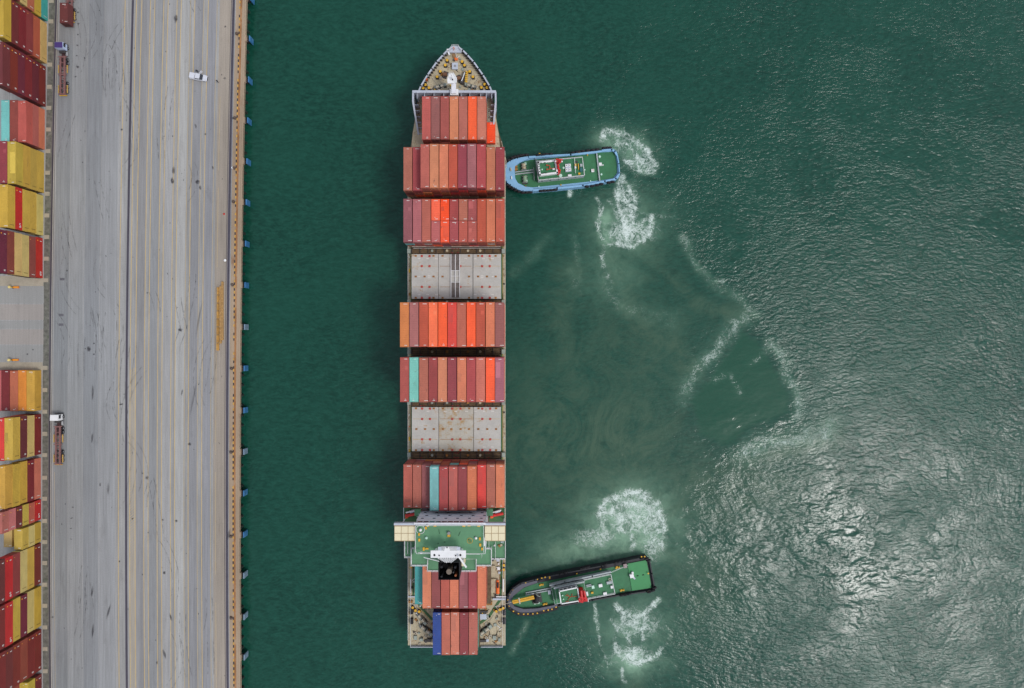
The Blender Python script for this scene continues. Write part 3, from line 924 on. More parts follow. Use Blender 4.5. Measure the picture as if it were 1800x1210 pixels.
def side_marks(kind, L, H):
    """stencils on the east wall as the yard shows them: orange dash high up, white block low down near one end"""
    s = MB(); x0, x1 = CW / 2 + .002, CW / 2 + .012; h = L / 2
    if kind == 'red':
        s.cur = 1
        s.box(x0, x1, h - 1.1, h - .75, H - .9, H - .55)
        s.cur = 0
        q = h - 1.05
        s.box(x0, x1, q - .1, q + .1, .5, 1.2)
        s.box(x0, x1, -h + .7, -h + .85, .55, 1.15); s.box(x0, x1, -h + .95, -h + 1.1, .5, 1.2)
    elif kind == 'brown':
        for k in range(6):
            s.box(x0, x1, -h + .75, -h + .95, .5 + k * .22, .64 + k * .22)
        s.cur = 1
        s.box(x0, x1, h - 1.0, h - .8, H - .8, H - .5)
    else:
        for k in range(8):
            s.box(x0, x1, -h + .95, -h + 1.12, .5 + k * .2, .66 + k * .2)
    return s.mesh('side_stencil', [M_mark if kind != 'yellow' else mat('dark_stencil', rgb(120, 98, 50)), M_omark])
SM = {(k, L): side_marks(k, L, H) for k in ('red', 'brown', 'yellow') for L, H in ((12.19, 2.89), (6.06, 2.59))}

PAL = {  # name: (photo colour, words)
 'brick': ((184, 96, 78), 'brick red'), 'plum': ((150, 84, 88), 'plum'), 'crimson': ((170, 74, 70), 'crimson'), 'tan': ((212, 126, 90), 'tan orange'),
 'rose': ((184, 100, 90), 'dusty rose'), 'orange': ((250, 96, 46), 'bright orange'), 'salmon': ((200, 114, 92), 'salmon'), 'coral': ((255, 108, 76), 'coral'),
 'red': ((222, 66, 60), 'clear red'), 'rust': ((186, 86, 60), 'rust brown'), 'maroon': ((148, 66, 66), 'maroon'), 'mauve': ((170, 96, 102), 'mauve'),
 'amber': ((214, 122, 74), 'amber'), 'teal': ((118, 188, 182), 'pale turquoise'), 'seagreen': ((66, 160, 160), 'turquoise'), 'blue': ((44, 76, 140), 'navy blue'),
 'yellow': ((196, 162, 66), 'mustard yellow'), 'straw': ((206, 178, 108), 'straw yellow'), 'darkred': ((124, 44, 40), 'dark red'), 'scarlet': ((186, 44, 38), 'scarlet'),
 'brown': ((140, 66, 58), 'reddish brown'), 'wine': ((112, 46, 54), 'wine red'), 'pink': ((196, 116, 112), 'faded pink'), 'ochre': ((222, 134, 44), 'ochre orange'),
 'flame': ((255, 80, 30), 'flame orange'), 'white': ((206, 204, 198), 'off-white'), 'cream': ((206, 186, 140), 'cream')}
CNT = {'n': 0}
def container(kind, colour, loc, label, group, rz=0.0, side=None, door=None, letter=None):
    c, _ = PAL[colour]
    j = lambda: random.uniform(-7, 7)
    base = rgb(*[max(4, min(255, v + j())) for v in c])
    t = thing('shipping_container', label, 'container', loc, rz, group)
    CNT['n'] += 1
    inst('body', kind['body'], t, color=base)
    dc = rgb(*PAL[door][0]) if door else base
    h = kind['L'] / 2
    inst('door', kind['door'], t, (0.0, -h + .06, 0), 0, dc)
    # the other leaf: the same mesh turned about the upright axis of the pair is not mirrored, so shift it
    inst('door', kind['door'], t, (-kind['n'], -h + .06, 0), 0, dc)
    tag(inst('roof_stencil', random.choice(kind['marks']), t), kind='stuff')
    if random.random() < .28:
        pk_ = random.choice(kind['patch'])
        k_ = random.choice((.72, .85, 1.2, 1.35))
        inst('roof_patch', pk_, t, color=tuple(min(.8, v * k_ + .01) for v in base))
    if side:
        tag(inst('side_stencil', SM[(side, kind['L'])], t), kind='stuff')
    if letter:
        cu = bpy.data.curves.new('side_letter', 'FONT'); cu.body = letter; cu.size = 1.5; cu.extrude = .006; cu.align_x = 'CENTER'; cu.align_y = 'CENTER'
        cu.materials.append(M_mark)
        tmp = bpy.data.objects.new('side_letter', cu); COL.objects.link(tmp)
        me = bpy.data.meshes.new_from_object(tmp.evaluated_get(bpy.context.evaluated_depsgraph_get()))
        bpy.data.objects.remove(tmp)
        o = bpy.data.objects.new('side_letter', me); COL.objects.link(o); o.parent = t
        # letter's up runs along the box, its right points down the wall
        o.matrix_local = __import__('mathutils').Matrix(((0, 0, 1, CW / 2 + .01), (0, 1, 0, -h + 1.4), (-1, 0, 0, .95), (0, 0, 0, 1)))
    return t

TIER = {1: ['single'], 2: ['bottom', 'top'], 3: ['bottom', 'middle', 'top'], 4: ['bottom', 'second', 'third', 'top'], 5: ['bottom', 'second', 'third', 'fourth', 'top'], 6: ['bottom', 'second', 'third', 'fourth', 'fifth', 'top']}
CX, PITCH = -16.35, 2.6
def col_x(i): return CX + (i - 5) * PITCH
UNDER = ['brick', 'crimson', 'rust', 'maroon', 'rose', 'salmon', 'brick', 'red', 'plum', 'amber', 'brown', 'rust', 'orange', 'maroon', 'teal', 'brick']
def ship_bay(cols, tops, tiers, y_n, base, where, under=None):
    """cols: row numbers counted from the quay side; tops: colours of the top boxes; y_n: y of the forward end"""
    first = cols[0]
    for q, (ci, top, nt) in enumerate(zip(cols, tops, tiers)):
        z = base
        for t in range(nt):
            is_top = t == nt - 1
            rows = top if (is_top and isinstance(top, tuple)) else (None,)
            names = top if is_top else ((under or {}).get((ci, t)) or random.choice(UNDER))
            pos = '%s row from quay' % ORD[q]
            if is_top and isinstance(top, tuple):
                for e, nm in enumerate(top):
                    y = y_n - 3.03 - e * 6.13
                    container(C20, nm, (col_x(ci), y, z), '%s short container, %s half, top tier, %s, %s' % (PAL[nm][1], ('forward', 'after')[e], pos, where), 'containers stacked on the ship')
            else:
                door = 'white' if (under or {}).get(('reefer', ci, t)) else None
                container(C40, names, (col_x(ci) + random.uniform(-.03, .03), y_n - 6.095 + random.uniform(-.06, .06), z), '%s container, %s tier, %s, %s' % (PAL[names][1], TIER[nt][t], pos, where), 'containers stacked on the ship', door=door)
            z += 2.9
HT = 7.2      # top of the hatch covers
ship_bay(list(range(2, 9)), ['brick', 'plum', 'crimson', 'tan', 'rose', 'orange', 'salmon'], [3] * 7, 69.8, HT, 'bay nearest the bow')
container(C20, 'flame', (col_x(9) - .1, 61.4, HT + .1), 'flame orange short container standing alone beside the bay nearest the bow', 'containers stacked on the ship')
ship_bay(list(range(11)), ['rose', 'crimson', 'brick', 'tan', 'tan', 'rust', 'maroon', 'mauve', 'crimson', 'salmon', 'maroon'], [3, 3] + [4] * 7 + [3, 3], 55.5, HT, 'second bay from bow')
ship_bay(list(range(11)), ['plum', 'mauve', 'brick', ('coral', 'rose'), ('flame', 'orange'), ('crimson', 'crimson'), ('brick', 'brick'), ('crimson', 'brick'), 'rust', 'amber', 'rust'], [3] * 11, 40.9, HT, 'third bay from bow',
         {('reefer', 2, 1): 1, ('reefer', 9, 1): 1, (2, 1): 'brick', (9, 1): 'amber'})
ship_bay(list(range(11)), ['amber', 'mauve', 'rust', 'coral', 'orange', 'red', 'brick', 'orange', 'rust', 'tan', 'plum'], [5] * 11, 11.4, HT, 'bay aft of first bare hatch')
ship_bay(list(range(11)), ['crimson', 'teal', 'brick', 'maroon', 'tan', 'maroon', 'tan', 'crimson', 'salmon', 'orange', 'mauve'], [5] * 11, -3.7, HT, 'bay ahead of second bare hatch')
ship_bay(list(range(11)), ['brick', 'brick', 'plum', 'teal', 'crimson', 'rose', 'maroon', 'amber', 'red', 'brick', 'tan'], [3, 3, 3, 4, 4, 4, 4, 4, 3, 3, 3], -34.0, HT, 'bay in front of the bridge')
ship_bay(list(range(1, 9)), ['seagreen', 'tan', 'maroon', 'brick', 'tan', 'plum', 'crimson', 'tan'], [2] + [3] * 7, -62.75, 6.0, 'bay behind the funnel')
ship_bay(list(range(3, 8)), ['blue', 'rose', 'tan', 'maroon', 'rose'], [2] * 5, -77.1, 6.4, 'aftermost bay over the stern')

# yard stacks: blocks along the quay, the quayside stack listed from the ground up, then further stacks inland
Yd = 'yellow'
YARD = [
 (3, C40, [['seagreen', 'yellow', 'brick', 'straw', 'brown', 'wine']], 'seventh block above the cross road'),
 (77, C40, [['straw', 'rust', 'brown', 'darkred', 'darkred', 'yellow']], 'sixth block above the cross road'),
 (153, C40, [['darkred', 'wine', 'darkred', 'wine', 'darkred', 'wine']], 'fifth block above the cross road'),
 (228, C40L, [['salmon', 'rose', 'brick'], ['wine', 'brown', 'brown'], ['brick', 'rose', 'teal']], 'fourth block above the cross road'),
 (304, C40, [['yellow', 'yellow', 'yellow', 'yellow'], ['rust', 'brown', 'wine', 'maroon']], 'third block above the cross road'),
 (379, C40, [['straw', 'yellow', 'yellow', 'scarlet', 'yellow']], 'second block above the cross road'),
 (455, C40, [['scarlet', 'brown', 'straw', 'straw', 'brown', 'wine']], 'yard block just above the cross road'),
 (686, C40, [['yellow'], ['ochre'], ['brick'], ['darkred'], ['rose']], 'yard block just below the cross road'),
 (763, C40, [['darkred', 'straw', 'wine', 'yellow'], ['brown', 'rust', 'maroon', 'red']], 'second block below the cross road'),
 (840, C40, [['salmon', 'darkred', 'yellow', 'yellow', 'yellow']], 'third block below the cross road'),
 (896, C20, [['scarlet', 'brick', 'yellow', 'wine', 'pink', 'rose']], 'fourth block below the cross road'),
 (935, C20, [['yellow', 'straw', 'yellow'], ['brown'], ['straw', 'straw']], 'fifth block below the cross road'),
 (990, C40, [['darkred', 'yellow', 'straw', 'brown', 'scarlet', 'wine']], 'sixth block below the cross road'),
 (1065, C40, [['yellow', 'straw', 'wine', 'yellow', 'scarlet', 'darkred']], 'seventh block below the cross road'),
 (1141, C40, [['darkred', 'darkred', 'brown', 'darkred', 'wine', 'darkred']], 'eighth block below the cross road'),
 (1219, C40, [['darkred', 'yellow'], ['wine', 'straw', 'brown']], 'lowest block of the yard'),
]
YP = 2.52
for py, kind, stacks, where in YARD:
    for s, stk in enumerate(stacks):
        p = Q(75.5, py)
        x = p.x - CW / 2 - s * YP
        for t, nm in enumerate(stk):
            fam = 'yellow' if nm in ('yellow', 'straw') else ('red' if nm in ('darkred', 'scarlet', 'wine') else 'brown')
            letter = None
            if nm == 'scarlet': letter = '8' if py == 455 else 'S'
            side = fam if s == 0 else None
            where2 = 'quayside stack' if s == 0 else '%s inland stack' % ORD[s]
            lev = 'at ground level' if t == 0 else '%s from ground' % ORD[t]
            dy = random.uniform(-.12, .12); dx = random.uniform(-.04, .04)
            container(kind, nm, (x + dx, p.y + dy, .05 + t * (kind['H'] + .01)), '%s container %s, %s, %s' % (PAL[nm][1], lev, where2, where), 'containers stacked in the yard',
                      side=side if kind is not C40L else None, letter=letter if s == 0 else None)

# ------------------------------------------------------------------ the container ship
M_hull = mat('hull_paint', rgb(48, 52, 60), 0.5, var=0.15, scale=.2, rust=0.25)
M_bul = mat('bulwark_grey', rgb(188, 194, 206), 0.5, var=0.08, scale=.4, rust=0.14)
M_deck = mat('beige_deck', rgb(190, 178, 150), 0.75, var=0.14, scale=.35, rust=0.55, rust_scale=.7, rust_col=rgb(140, 112, 82), fine=.14)
M_under = mat('rusty_main_deck', rgb(104, 88, 66), 0.8, var=0.3, scale=.5, rust=0.6, rust_scale=.9, rust_col=rgb(66, 44, 30), fine=.15)
M_hatch = mat('hatch_cover_grey', rgb(190, 187, 180), 0.6, var=0.12, scale=.25, rust=0.40, rust_scale=.5, rust_col=rgb(170, 136, 92), fine=.05)
M_hatch2 = mat('hatch_cover_rusty', rgb(186, 182, 170), 0.6, var=0.10, scale=.3, rust=0.60, rust_scale=.42, rust_col=rgb(176, 138, 80), fine=.07)
M_green = mat('green_deck_paint', rgb(92, 142, 104), 0.6, var=0.12, scale=.3, rust=0.16, rust_scale=.8, rust_col=rgb(60, 100, 66))
M_walk = mat('green_walkway', rgb(64, 104, 62), 0.7, var=0.2, scale=.5, rust=.2)
M_wyel = mat('walkway_yellow', rgb(196, 160, 70), 0.7, var=0.2, rust=.3)
M_house = mat('house_white', rgb(232, 232, 238), 0.45, var=0.05, rust=0.05)
M_wing = mat('wing_cream', rgb(232, 220, 184), 0.55, var=0.05, rust=0.05)
M_red = mat('signal_red', rgb(214, 52, 48), 0.5, var=0.15, rust=.15)
M_stop = mat('dull_red', rgb(150, 50, 48), 0.6, var=0.25, rust=.4)
M_sock = mat('worn_red', rgb(188, 70, 62), 0.6, var=0.3, scale=2.0, rust=.45, rust_scale=1.6)
M_rsock = mat('rusty_socket', rgb(160, 110, 54), 0.8, var=0.3, rust=.5)
M_soot = mat('soot_black', rgb(26, 26, 30), 0.8, var=0.3)
M_pipe = mat('exhaust_pipe', rgb(116, 104, 92), 0.5, 0.3, var=0.25, rust=.3)
M_glass = mat('dark_glass', rgb(30, 36, 44), 0.12, var=0.05, spec=.6)
M_orange = mat('rescue_orange', rgb(240, 112, 40), 0.5, var=0.1)
M_winch = mat('winch_green_grey', rgb(150, 158, 148), 0.55, var=0.2, rust=.35)
M_rope = mat('pale_rope', rgb(196, 186, 168), 0.9, var=0.2)
M_mint = mat('mint_dome', rgb(196, 232, 214), 0.4, var=0.04)
M_railm = mat('white_rail', rgb(226, 226, 226), 0.5, var=0.05)

ship = thing('container_ship', 'long container ship with white bridge near its stern, lying off the quay between tugs', 'container ship', (-16.5, 0, WZ))
MD, FD = 4.5, 8.4          # main deck, forecastle deck
def interp(x, tab):
    for (a, p), (b_, q) in zip(tab, tab[1:]):
        if a <= x <= b_:
            return p + (q - p) * (x - a) / (b_ - a)
    return tab[0][1] if x < tab[0][0] else tab[-1][1]
HB_D = [(-90.3, 13.9), (-85, 14.3), (-60, 14.6), (46, 14.6), (56, 14.5), (60, 13.6), (64, 12.3), (66, 11.6), (70, 9.6), (87, .4)]
HB_W = [(-90.3, 7.5), (-84, 11.0), (-70, 13.6), (-50, 14.5), (30, 14.5), (45, 12.5), (58, 8.5), (70, 4.4), (82, .6), (87, .2)]
HB_F = [(56, 13.2), (62, 12.6), (66, 11.9), (71, 11.2), (73.5, 10.9), (78.2, 8.1), (82, 5.4), (85.2, 2.5), (86.2, 1.1), (86.7, .3)]   # forecastle rail
def loft(mb, ys, sections):
    """sections(y) -> list of (half breadth, z) from keel up; both sides"""
    for s in (-1, 1):
        prev = None
        for y in ys:
            cur = [(-16.5 + s * hb, y, z) for hb, z in sections(y)]
            if prev:
                for a in range(len(cur) - 1):
                    q = (prev[a], prev[a + 1], cur[a + 1], cur[a])
                    mb.quad(*(q if s < 0 else q[::-1]))
            prev = cur
    return mb
ys = [-90.3, -87, -84, -78, -70, -60, -50, -20, 10, 30, 40, 46, 52, 56, 58, 60, 62, 64, 66, 70]
mb = loft(MB(), ys, lambda y: [(interp(y, HB_W) * .9, -8), (interp(y, HB_W), WZ), ((interp(y, HB_D) * .8 + interp(y, HB_W) * .2), 1.0), (interp(y, HB_D), MD)])
hb = interp(-90.3, HB_D); hw = interp(-90.3, HB_W)
mb.quad((-16.5 - hb, -90.3, MD), (-16.5 - hw, -90.3, -8), (-16.5 + hw, -90.3, -8), (-16.5 + hb, -90.3, MD))
ysb = [56, 58, 60, 62, 64, 66, 68, 71, 73.5, 76, 78.2, 80, 82, 84, 85.2, 86.2, 86.7]
loft(mb, ysb, lambda y: [(interp(y, HB_W), WZ - 2), (interp(y, HB_W) * .6 + interp(y, HB_F) * .4, 1), (interp(y, HB_F) * .93, 6), (interp(y, HB_F), FD + .1)])
mb.build('hull', M_hull, ship)
def outline(tab, ys):
    return [(-16.5 - interp(y, tab), y) for y in ys] + [(-16.5 + interp(y, tab), y) for y in reversed(ys)]
MB().prism(outline(HB_D, [-90.3, -85, -60, 46, 56, 60, 64, 67]), MD - .3, MD).build('main_deck', M_under, ship)
MB().prism(outline(HB_F, [56.5, 62, 66, 71, 73.5, 78.2, 82, 85.2, 86.2, 86.7]), FD - .4, FD).build('forecastle_deck', M_deck, ship)
# bulwark round the forecastle with its stays
yb = [72.6, 75, 78.2, 80, 82, 84, 85.4, 86.0]
bulw = MB()
for s in (-1, 1):
    bulw.wall([(-16.5 + s * interp(y, HB_F), y) for y in yb], FD - .2, FD + 1.5, .18)
    bulw.wall([(-16.5 + s * (interp(y, HB_F) - .05), y) for y in yb], FD + 1.5, FD + 1.6, .42)
bulw.build('bulwark', M_bul, ship)
stay_me = MB().prism([(0, 0), (.75, 0), (.75, .1), (0, .1)], 0, 1.3).mesh('bulwark_stay', M_dark)
for s in (-1, 1):
    for q in range(17):
        y = 73.4 + q * .72
        x = -16.5 + s * (interp(y, HB_F) - .15)
        o = inst('bulwark_stay', stay_me, ship, (x + 16.5, y, FD - WZ), math.pi if s > 0 else 0)
# stem platform at the very bow
MB().prism([(-18.4, 84.9), (-14.6, 84.9), (-14.9, 86.2), (-15.7, 86.8), (-17.3, 86.8), (-18.1, 86.2)], FD + .6, FD + 1.15).build('stem_platform', M_bul, ship)
MB().rail([(-18.4, 84.9, FD + 1.15), (-17.4, 86.7, FD + 1.15), (-15.6, 86.7, FD + 1.15), (-14.6, 84.9, FD + 1.15)]).build('railing', M_railm, ship)

# breakwater and its side screens
BW = 13.0
mb = MB()
mb.box(-28.4, -4.7, 72.0, 72.35, FD, BW); mb.box(-28.5, -4.6, 71.8, 72.5, BW, BW + .18)
mb.build('breakwater', M_bul, ship)
strut = MB().prism([(-.08, 0), (.08, 0), (.08, 1.6), (-.08, 1.6)], FD, BW - .4).mesh('strut', M_bul)
for x in (-27.2, -25.1, -22.4, -19.6, -18.0, -14.6, -12.1, -9.0, -7.4, -5.8):
    inst('breakwater_strut', strut, ship, (x + 16.5, 70.4, -WZ))
for s in (-1, 1):
    mb = MB()
    xo = 11.9
    pts = [(-16.5 + s * xo, 72.2, BW), (-16.5 + s * 11.95, 69.4, BW - .2), (-16.5 + s * 11.0, 61.5, 8.6), (-16.5 + s * 11.1, 60, 7.4)]
    for a, b_ in zip(pts, pts[1:]):
        for off, flip in ((0, 0), (-.22 * s, 1)):
            q = [(a[0] + off, a[1], 5), (b_[0] + off, b_[1], 5), (b_[0] + off, b_[1], b_[2]), (a[0] + off, a[1], a[2])]
            mb.quad(*(q[::-1] if flip else q))
        mb.quad((a[0] + .14 * s, a[1], a[2]), (b_[0] + .14 * s, b_[1], b_[2]), (b_[0] - .34 * s, b_[1], b_[2]), (a[0] - .34 * s, a[1], a[2]))
    mb.build('side_screen', M_bul, ship)
    mb = MB()
    for q in range(6):
        y = 69 - q * 1.5; x = -16.5 + s * (11.75 - q * .16)
        mb.prism([(x, y), (x - s * 1.3, y), (x - s * 1.3, y + .14), (x, y + .14)], 6.0, 11.2 - q * .5)
    mb.build('screen_stay', M_bul, ship)
# walkway ladder beside the first bay
mb = MB()
for x in (-7.1, -6.5): mb.box(x - .05, x + .05, 60.4, 68.8, HT + 2.2, HT + 2.35)
for q in range(15): mb.box(-7.05, -6.55, 60.6 + q * .56, 60.75 + q * .56, HT + 2.22, HT + 2.3)
mb.build('ladder_walkway', M_winch, ship)
MB().box(-26.9, -6.1, 57.4, 71.2, FD, HT + .02).build('hatch_plinth', M_under, ship) if False else MB().box(-26.2, -4.6, 53.9, 71.0, MD, HT - .01).build('hatch_coaming', M_under, ship)

# forecastle fittings, read off the photo at deck height
ZB = zoomer(720, 70, .0909)
bol_b = MB().cyl((0, 0), .36, 0, .85, 12).mesh('post', M_black)
bol_t = MB().cyl((0, 0), .40, .85, .95, 12).mesh('cap', M_yel)
bol_p = MB().box(-.5, .5, -.5, .5, 0, .06).mesh('base_plate', M_dark)
def ship_bollard(p, z):
    e = bpy.data.objects.new('deck_bollard', bol_p); e.parent = ship; COL.objects.link(e)
    e.location = (p.x + 16.5, p.y, z - WZ)
    inst('post', bol_b, e); inst('cap', bol_t, e)
for x, y in ((725, 395), (690, 490), (1015, 422), (1060, 492), (593, 612), (532, 716), (1163, 612), (1225, 716), (375, 930), (1388, 925), (305, 872), (262, 935), (1450, 862), (1497, 925)):
    ship_bollard(ZB(x, y, FD + .9), FD)
p = ZB(878, 512, FD + .8)
MB().box(p.x - .75, p.x + .75, p.y - .85, p.y + .85, FD, FD + .9).box(p.x - .85, p.x + .85, p.y - .95, p.y + .95, FD + .9, FD + 1.0).build('deck_hatch', M_bul, ship)
MB().cyl((p.x, p.y), .35, FD + 1.0, FD + 1.06, 14).build('hatch_wheel', M_steel, ship)
p = ZB(860, 300, FD)
MB().prism([(p.x - .7, p.y + 1.2), (p.x + .7, p.y + 1.2), (p.x + .45, p.y - 1.0), (p.x - .45, p.y - 1.0)], FD, FD + .12).build('deck_plate', mat('rust_brown_plate', rgb(150, 118, 84), .8, var=.2), ship)
a = ZB(915, 372, FD)
MB().tube(a, (a.x - .1, a.y, FD + 9.2), .11, 8, .06).build('jackstaff', M_white, ship)
MB().obox((a.x - .2, a.y - .2, FD + .3), (.9, .7, .6)).build('jackstaff_foot', M_orange, ship)
p = ZB(750, 250, FD + 1.2); MB().obox((p.x, p.y, FD + 1.3), (.45, 1.6, .35), R(25)).sphere((p.x - .2, p.y + .7, FD + 1.4), .35).build('fog_horn', M_white, ship)
def winch(parent, c, rz, z, s=1.0, m=None, drums=2):
    """mooring winch: bed, drums with flanges, motor"""
    ca, sa = math.cos(rz), math.sin(rz)
    def L(u, v, w): return Vector((c.x + (u * ca - v * sa) * s, c.y + (u * sa + v * ca) * s, z + w * s))
    mb = MB().obox((c.x, c.y, z + .12 * s), (4.2 * s, 1.5 * s, .24 * s), rz)
    w = mb.build('mooring_winch', M_dark, parent)
    for q in range(drums):
        u = -1.1 + q * 1.7
        d = MB().tube(L(u - .55, 0, .85), L(u + .55, 0, .85), .42 * s, 12).build('drum', M_rope, w)
        for e in (-.6, .6):
            MB().tube(L(u + e - .05, 0, .85), L(u + e + .05, 0, .85), .72 * s, 14).build('flange', m or M_winch, w)
    MB().obox(L(1.75, 0, .7), (.8 * s, .9 * s, .9 * s), rz).build('motor', m or M_winch, w)
    MB().tube(L(-2.3, 0, .85), L(-1.8, 0, .85), .3 * s, 10).build('warping_head', M_steel, w)
    return w
winch(ship, ZB(600, 900, FD + .5), 0.25, FD, .8)
winch(ship, ZB(1180, 895, FD + .5), math.pi - .25, FD, .8)
# windlasses with chain
for x, y, rz in ((690, 690, R(70)), (960, 760, R(110))):
    c = ZB(x, y, FD)
    w = MB().obox((c.x, c.y, FD + .2), (2.0, 1.3, .4), rz).build('windlass', M_dark, ship)
    MB().tube((c.x - .6, c.y, FD + .7), (c.x + .6, c.y, FD + .7), .55, 12).build('gypsy', mat('rusty_iron', rgb(120, 84, 60), .8, var=.3, rust=.5), w)
# yellow deck crane lying folded, with white jib
c = ZB(1075, 740, FD + 1)
cr = MB().obox((c.x - .4, c.y, FD + .7), (.9, 3.6, 1.4), R(-25)).build('stores_crane', M_dark, ship)
for q in range(6):
    MB().obox((c.x + .55 - .05 * q, c.y + 1.5 - q * .55, FD + 1.5), (.75, .34, .3), R(-25)).build('crane_segment', M_yel, cr)
MB().tube((c.x - 1.0, c.y - 1.2, FD + 1.7), (c.x - .1, c.y + 1.3, FD + 1.7), .13, 6).build('jib', M_white, cr)
# foremast: white platform high above its bracket on the breakwater
fm = MB().prism([(-17.6, 70.9), (-15.3, 70.9), (-15.3, 72.6), (-17.6, 72.6)], BW - 1.2, BW + .9).build('foremast', M_white, ship)
MB().prism([(-17.2, 71.2), (-15.9, 71.2), (-15.9, 74.4), (-17.2, 74.4)], BW + .6, BW + 1.4).build('mast_bracket', M_house, fm)
MB().cyl((-16.8, 74.3), .55, FD, 17.2, 12, .42).build('mast_tube', M_white, fm)
MB().prism([(-18.0, 73.1), (-15.6, 73.1), (-15.4, 74.2), (-15.9, 75.4), (-16.4, 75.9), (-17.3, 75.9), (-17.8, 75.2), (-18.1, 74.2)], 16.6, 16.85).build('mast_platform', M_white, fm)
MB().rail([(-18.0, 73.1, 16.85), (-18.1, 74.2, 16.85), (-17.3, 75.9, 16.85), (-16.4, 75.9, 16.85), (-15.4, 74.2, 16.85), (-15.6, 73.1, 16.85)], .9).build('railing', M_railm, fm)
MB().tube((-16.8, 74.3, 16.8), (-16.8, 74.3, 20.2), .12, 8).build('topmast', M_white, fm)
MB().obox((-16.6, 74.0, 17.2), (.3, .3, .6)).build('mast_lamp', M_black, fm)

# side decks: cream margin, green walkway with yellow edge, rails
def side_deck(s):
    def xs(o): return -16.5 + s * o
    y0, y1 = -46.0, 57.0
    MB().box(*sorted((xs(14.55), xs(13.75))), -90.0, y1, MD, MD + .03).build('margin_plank', M_deck, ship)
    MB().box(*sorted((xs(13.7), xs(13.2))), y0, y1, MD, MD + .02).build('walkway', M_walk, ship)
    MB().box(*sorted((xs(13.78), xs(13.68))), y0, y1, MD, MD + .035).build('walkway_edge', M_wyel, ship)
    rl = MB(); rl.rail([(xs(14.45), -88, MD), (xs(14.45), 54, MD)], 1.05, .03, 2.2)
    rl.build('railing', M_railm, ship)
    for q in range(26):
        y = -44 + q * 3.9 + random.uniform(-.6, .6)
        k = random.random()
        if k < .4: MB().cyl((xs(14.1), y), .16, MD, MD + .5, 8).build('vent_pipe', random.choice((M_rsock, M_white, M_orange)), ship)
        elif k < .7: MB().obox((xs(14.1), y, MD + .2), (.4, random.uniform(.5, 1.6), .4)).build('deck_box', random.choice((M_rsock, M_deck, M_yel)), ship)
        else: MB().obox((xs(14.15), y, MD + .12), (.5, .5, .24)).build('fairlead', M_dark, ship)
side_deck(-1); side_deck(1)

# hatch covers (bare ones are read off the photo; under the boxes plain coamings)
for yn, ys_ in ((55.6, 43.2), (41.0, 28.5), (11.5, -.9), (-3.6, -16.0), (-33.9, -46.3)):
    MB().box(-29.7, -3.2, ys_, yn, MD, HT - .005).build('hatch_coaming', M_under, ship)
    for x0, x1 in ((-29.5, -21.7), (-21.5, -11.4), (-11.2, -3.4)):
        MB().box(x0, x1, ys_ + .1, yn - .1, HT - .9, HT - .003).build('hatch_cover', M_hatch, ship)
def bare_hatch(Z, y0, y1, cuts, m_mid, reds, browns, whites):
    a = Z(193, y0, HT); b_ = Z(1100, y1, HT)
    MB().box(a.x + .2, b_.x - .2, b_.y + .2, a.y - .2, MD, HT - .6).build('hatch_coaming', M_under, ship)
    for q, (xa, xb) in enumerate(cuts):
        pa, pb = Z(xa, y0, HT), Z(xb, y1, HT)
        h = MB().box(pa.x, pb.x, pb.y, pa.y, HT - .6, HT).build('hatch_cover', m_mid if q == 1 else M_hatch, ship)
        # weld seams, sockets and stencils of this panel
        for yy in (220, 430) if y0 < 300 else (730, 937):
            s0 = Z(xa + 12, yy, HT); s1 = Z(xb - 12, yy, HT)
            MB().box(s0.x, s1.x, s0.y - .06, s0.y + .06, HT, HT + .02).build('seam', M_rsock if q == 1 else mat('faint_rust', rgb(196, 170, 124), .8, var=.25), h)
        for x, y in reds:
            if xa < x < xb:
                p = Z(x, y, HT)
                MB().obox((p.x, p.y, HT + .06), (.72, .34, .12), .6).obox((p.x, p.y, HT + .05), (.34, .72, .1), .6).build('lashing_socket', M_sock, h)
        for x, y in browns:
            if xa < x < xb:
                p = Z(x, y, HT)
                MB().obox((p.x, p.y, HT + .05), (.62, .5, .1), 0).box(p.x - .1, p.x + .1, p.y - .1, p.y + .1, HT + .1, HT + .16).build('stacking_cone', M_rsock, h)
        for x, y in whites:
            if xa < x < xb:
                p = Z(x, y, HT); mb = MB()
                for e in range(3):
                    mb.box(p.x - .4 + e * .28, p.x - .24 + e * .28, p.y - .16, p.y + .16, HT, HT + .012)
                tag(mb.build('stencil', M_mark, h), kind='stuff')
Z3 = zoomer(690, 430, .1735); Z4 = zoomer(690, 610, .1735)
bare_hatch(Z3, 98, 550, ((193, 463), (467, 812), (818, 1100)), M_hatch,
           [(x, y) for x in (297, 375, 908, 985) for y in (118, 220, 430, 540)] + [(688, 220), (688, 430)],
           [(x, 325) for x in (235, 325, 415, 507, 775, 868, 957, 1045)] + [(x, y) for x in (235, 415, 507, 775, 868, 1045) for y in (116, 540)],
           [(x, y) for x in (270, 358, 445, 838, 925, 1012) for y in (143, 508)] + [(372, 318), (372, 335), (908, 318), (908, 335), (268, 325), (1020, 325), (535, 143), (743, 143)])
bare_hatch(Z4, 610, 1057, ((196, 466), (471, 820), (825, 1098)), M_hatch2,
           [(x, y) for x in (300, 380, 605, 688, 910, 990) for y in (626, 731, 937, 1044)],
           [(x, 833) for x in (242, 330, 418, 510, 597, 690, 775, 870, 960, 1050)] + [(x, y) for x in (238, 418, 510, 778, 872, 1050) for y in (624, 1046)],
           [(x, 653) for x in (362, 535, 640, 752, 840, 930, 1016)] + [(x, 1015) for x in (272, 360, 445, 930, 1012)])
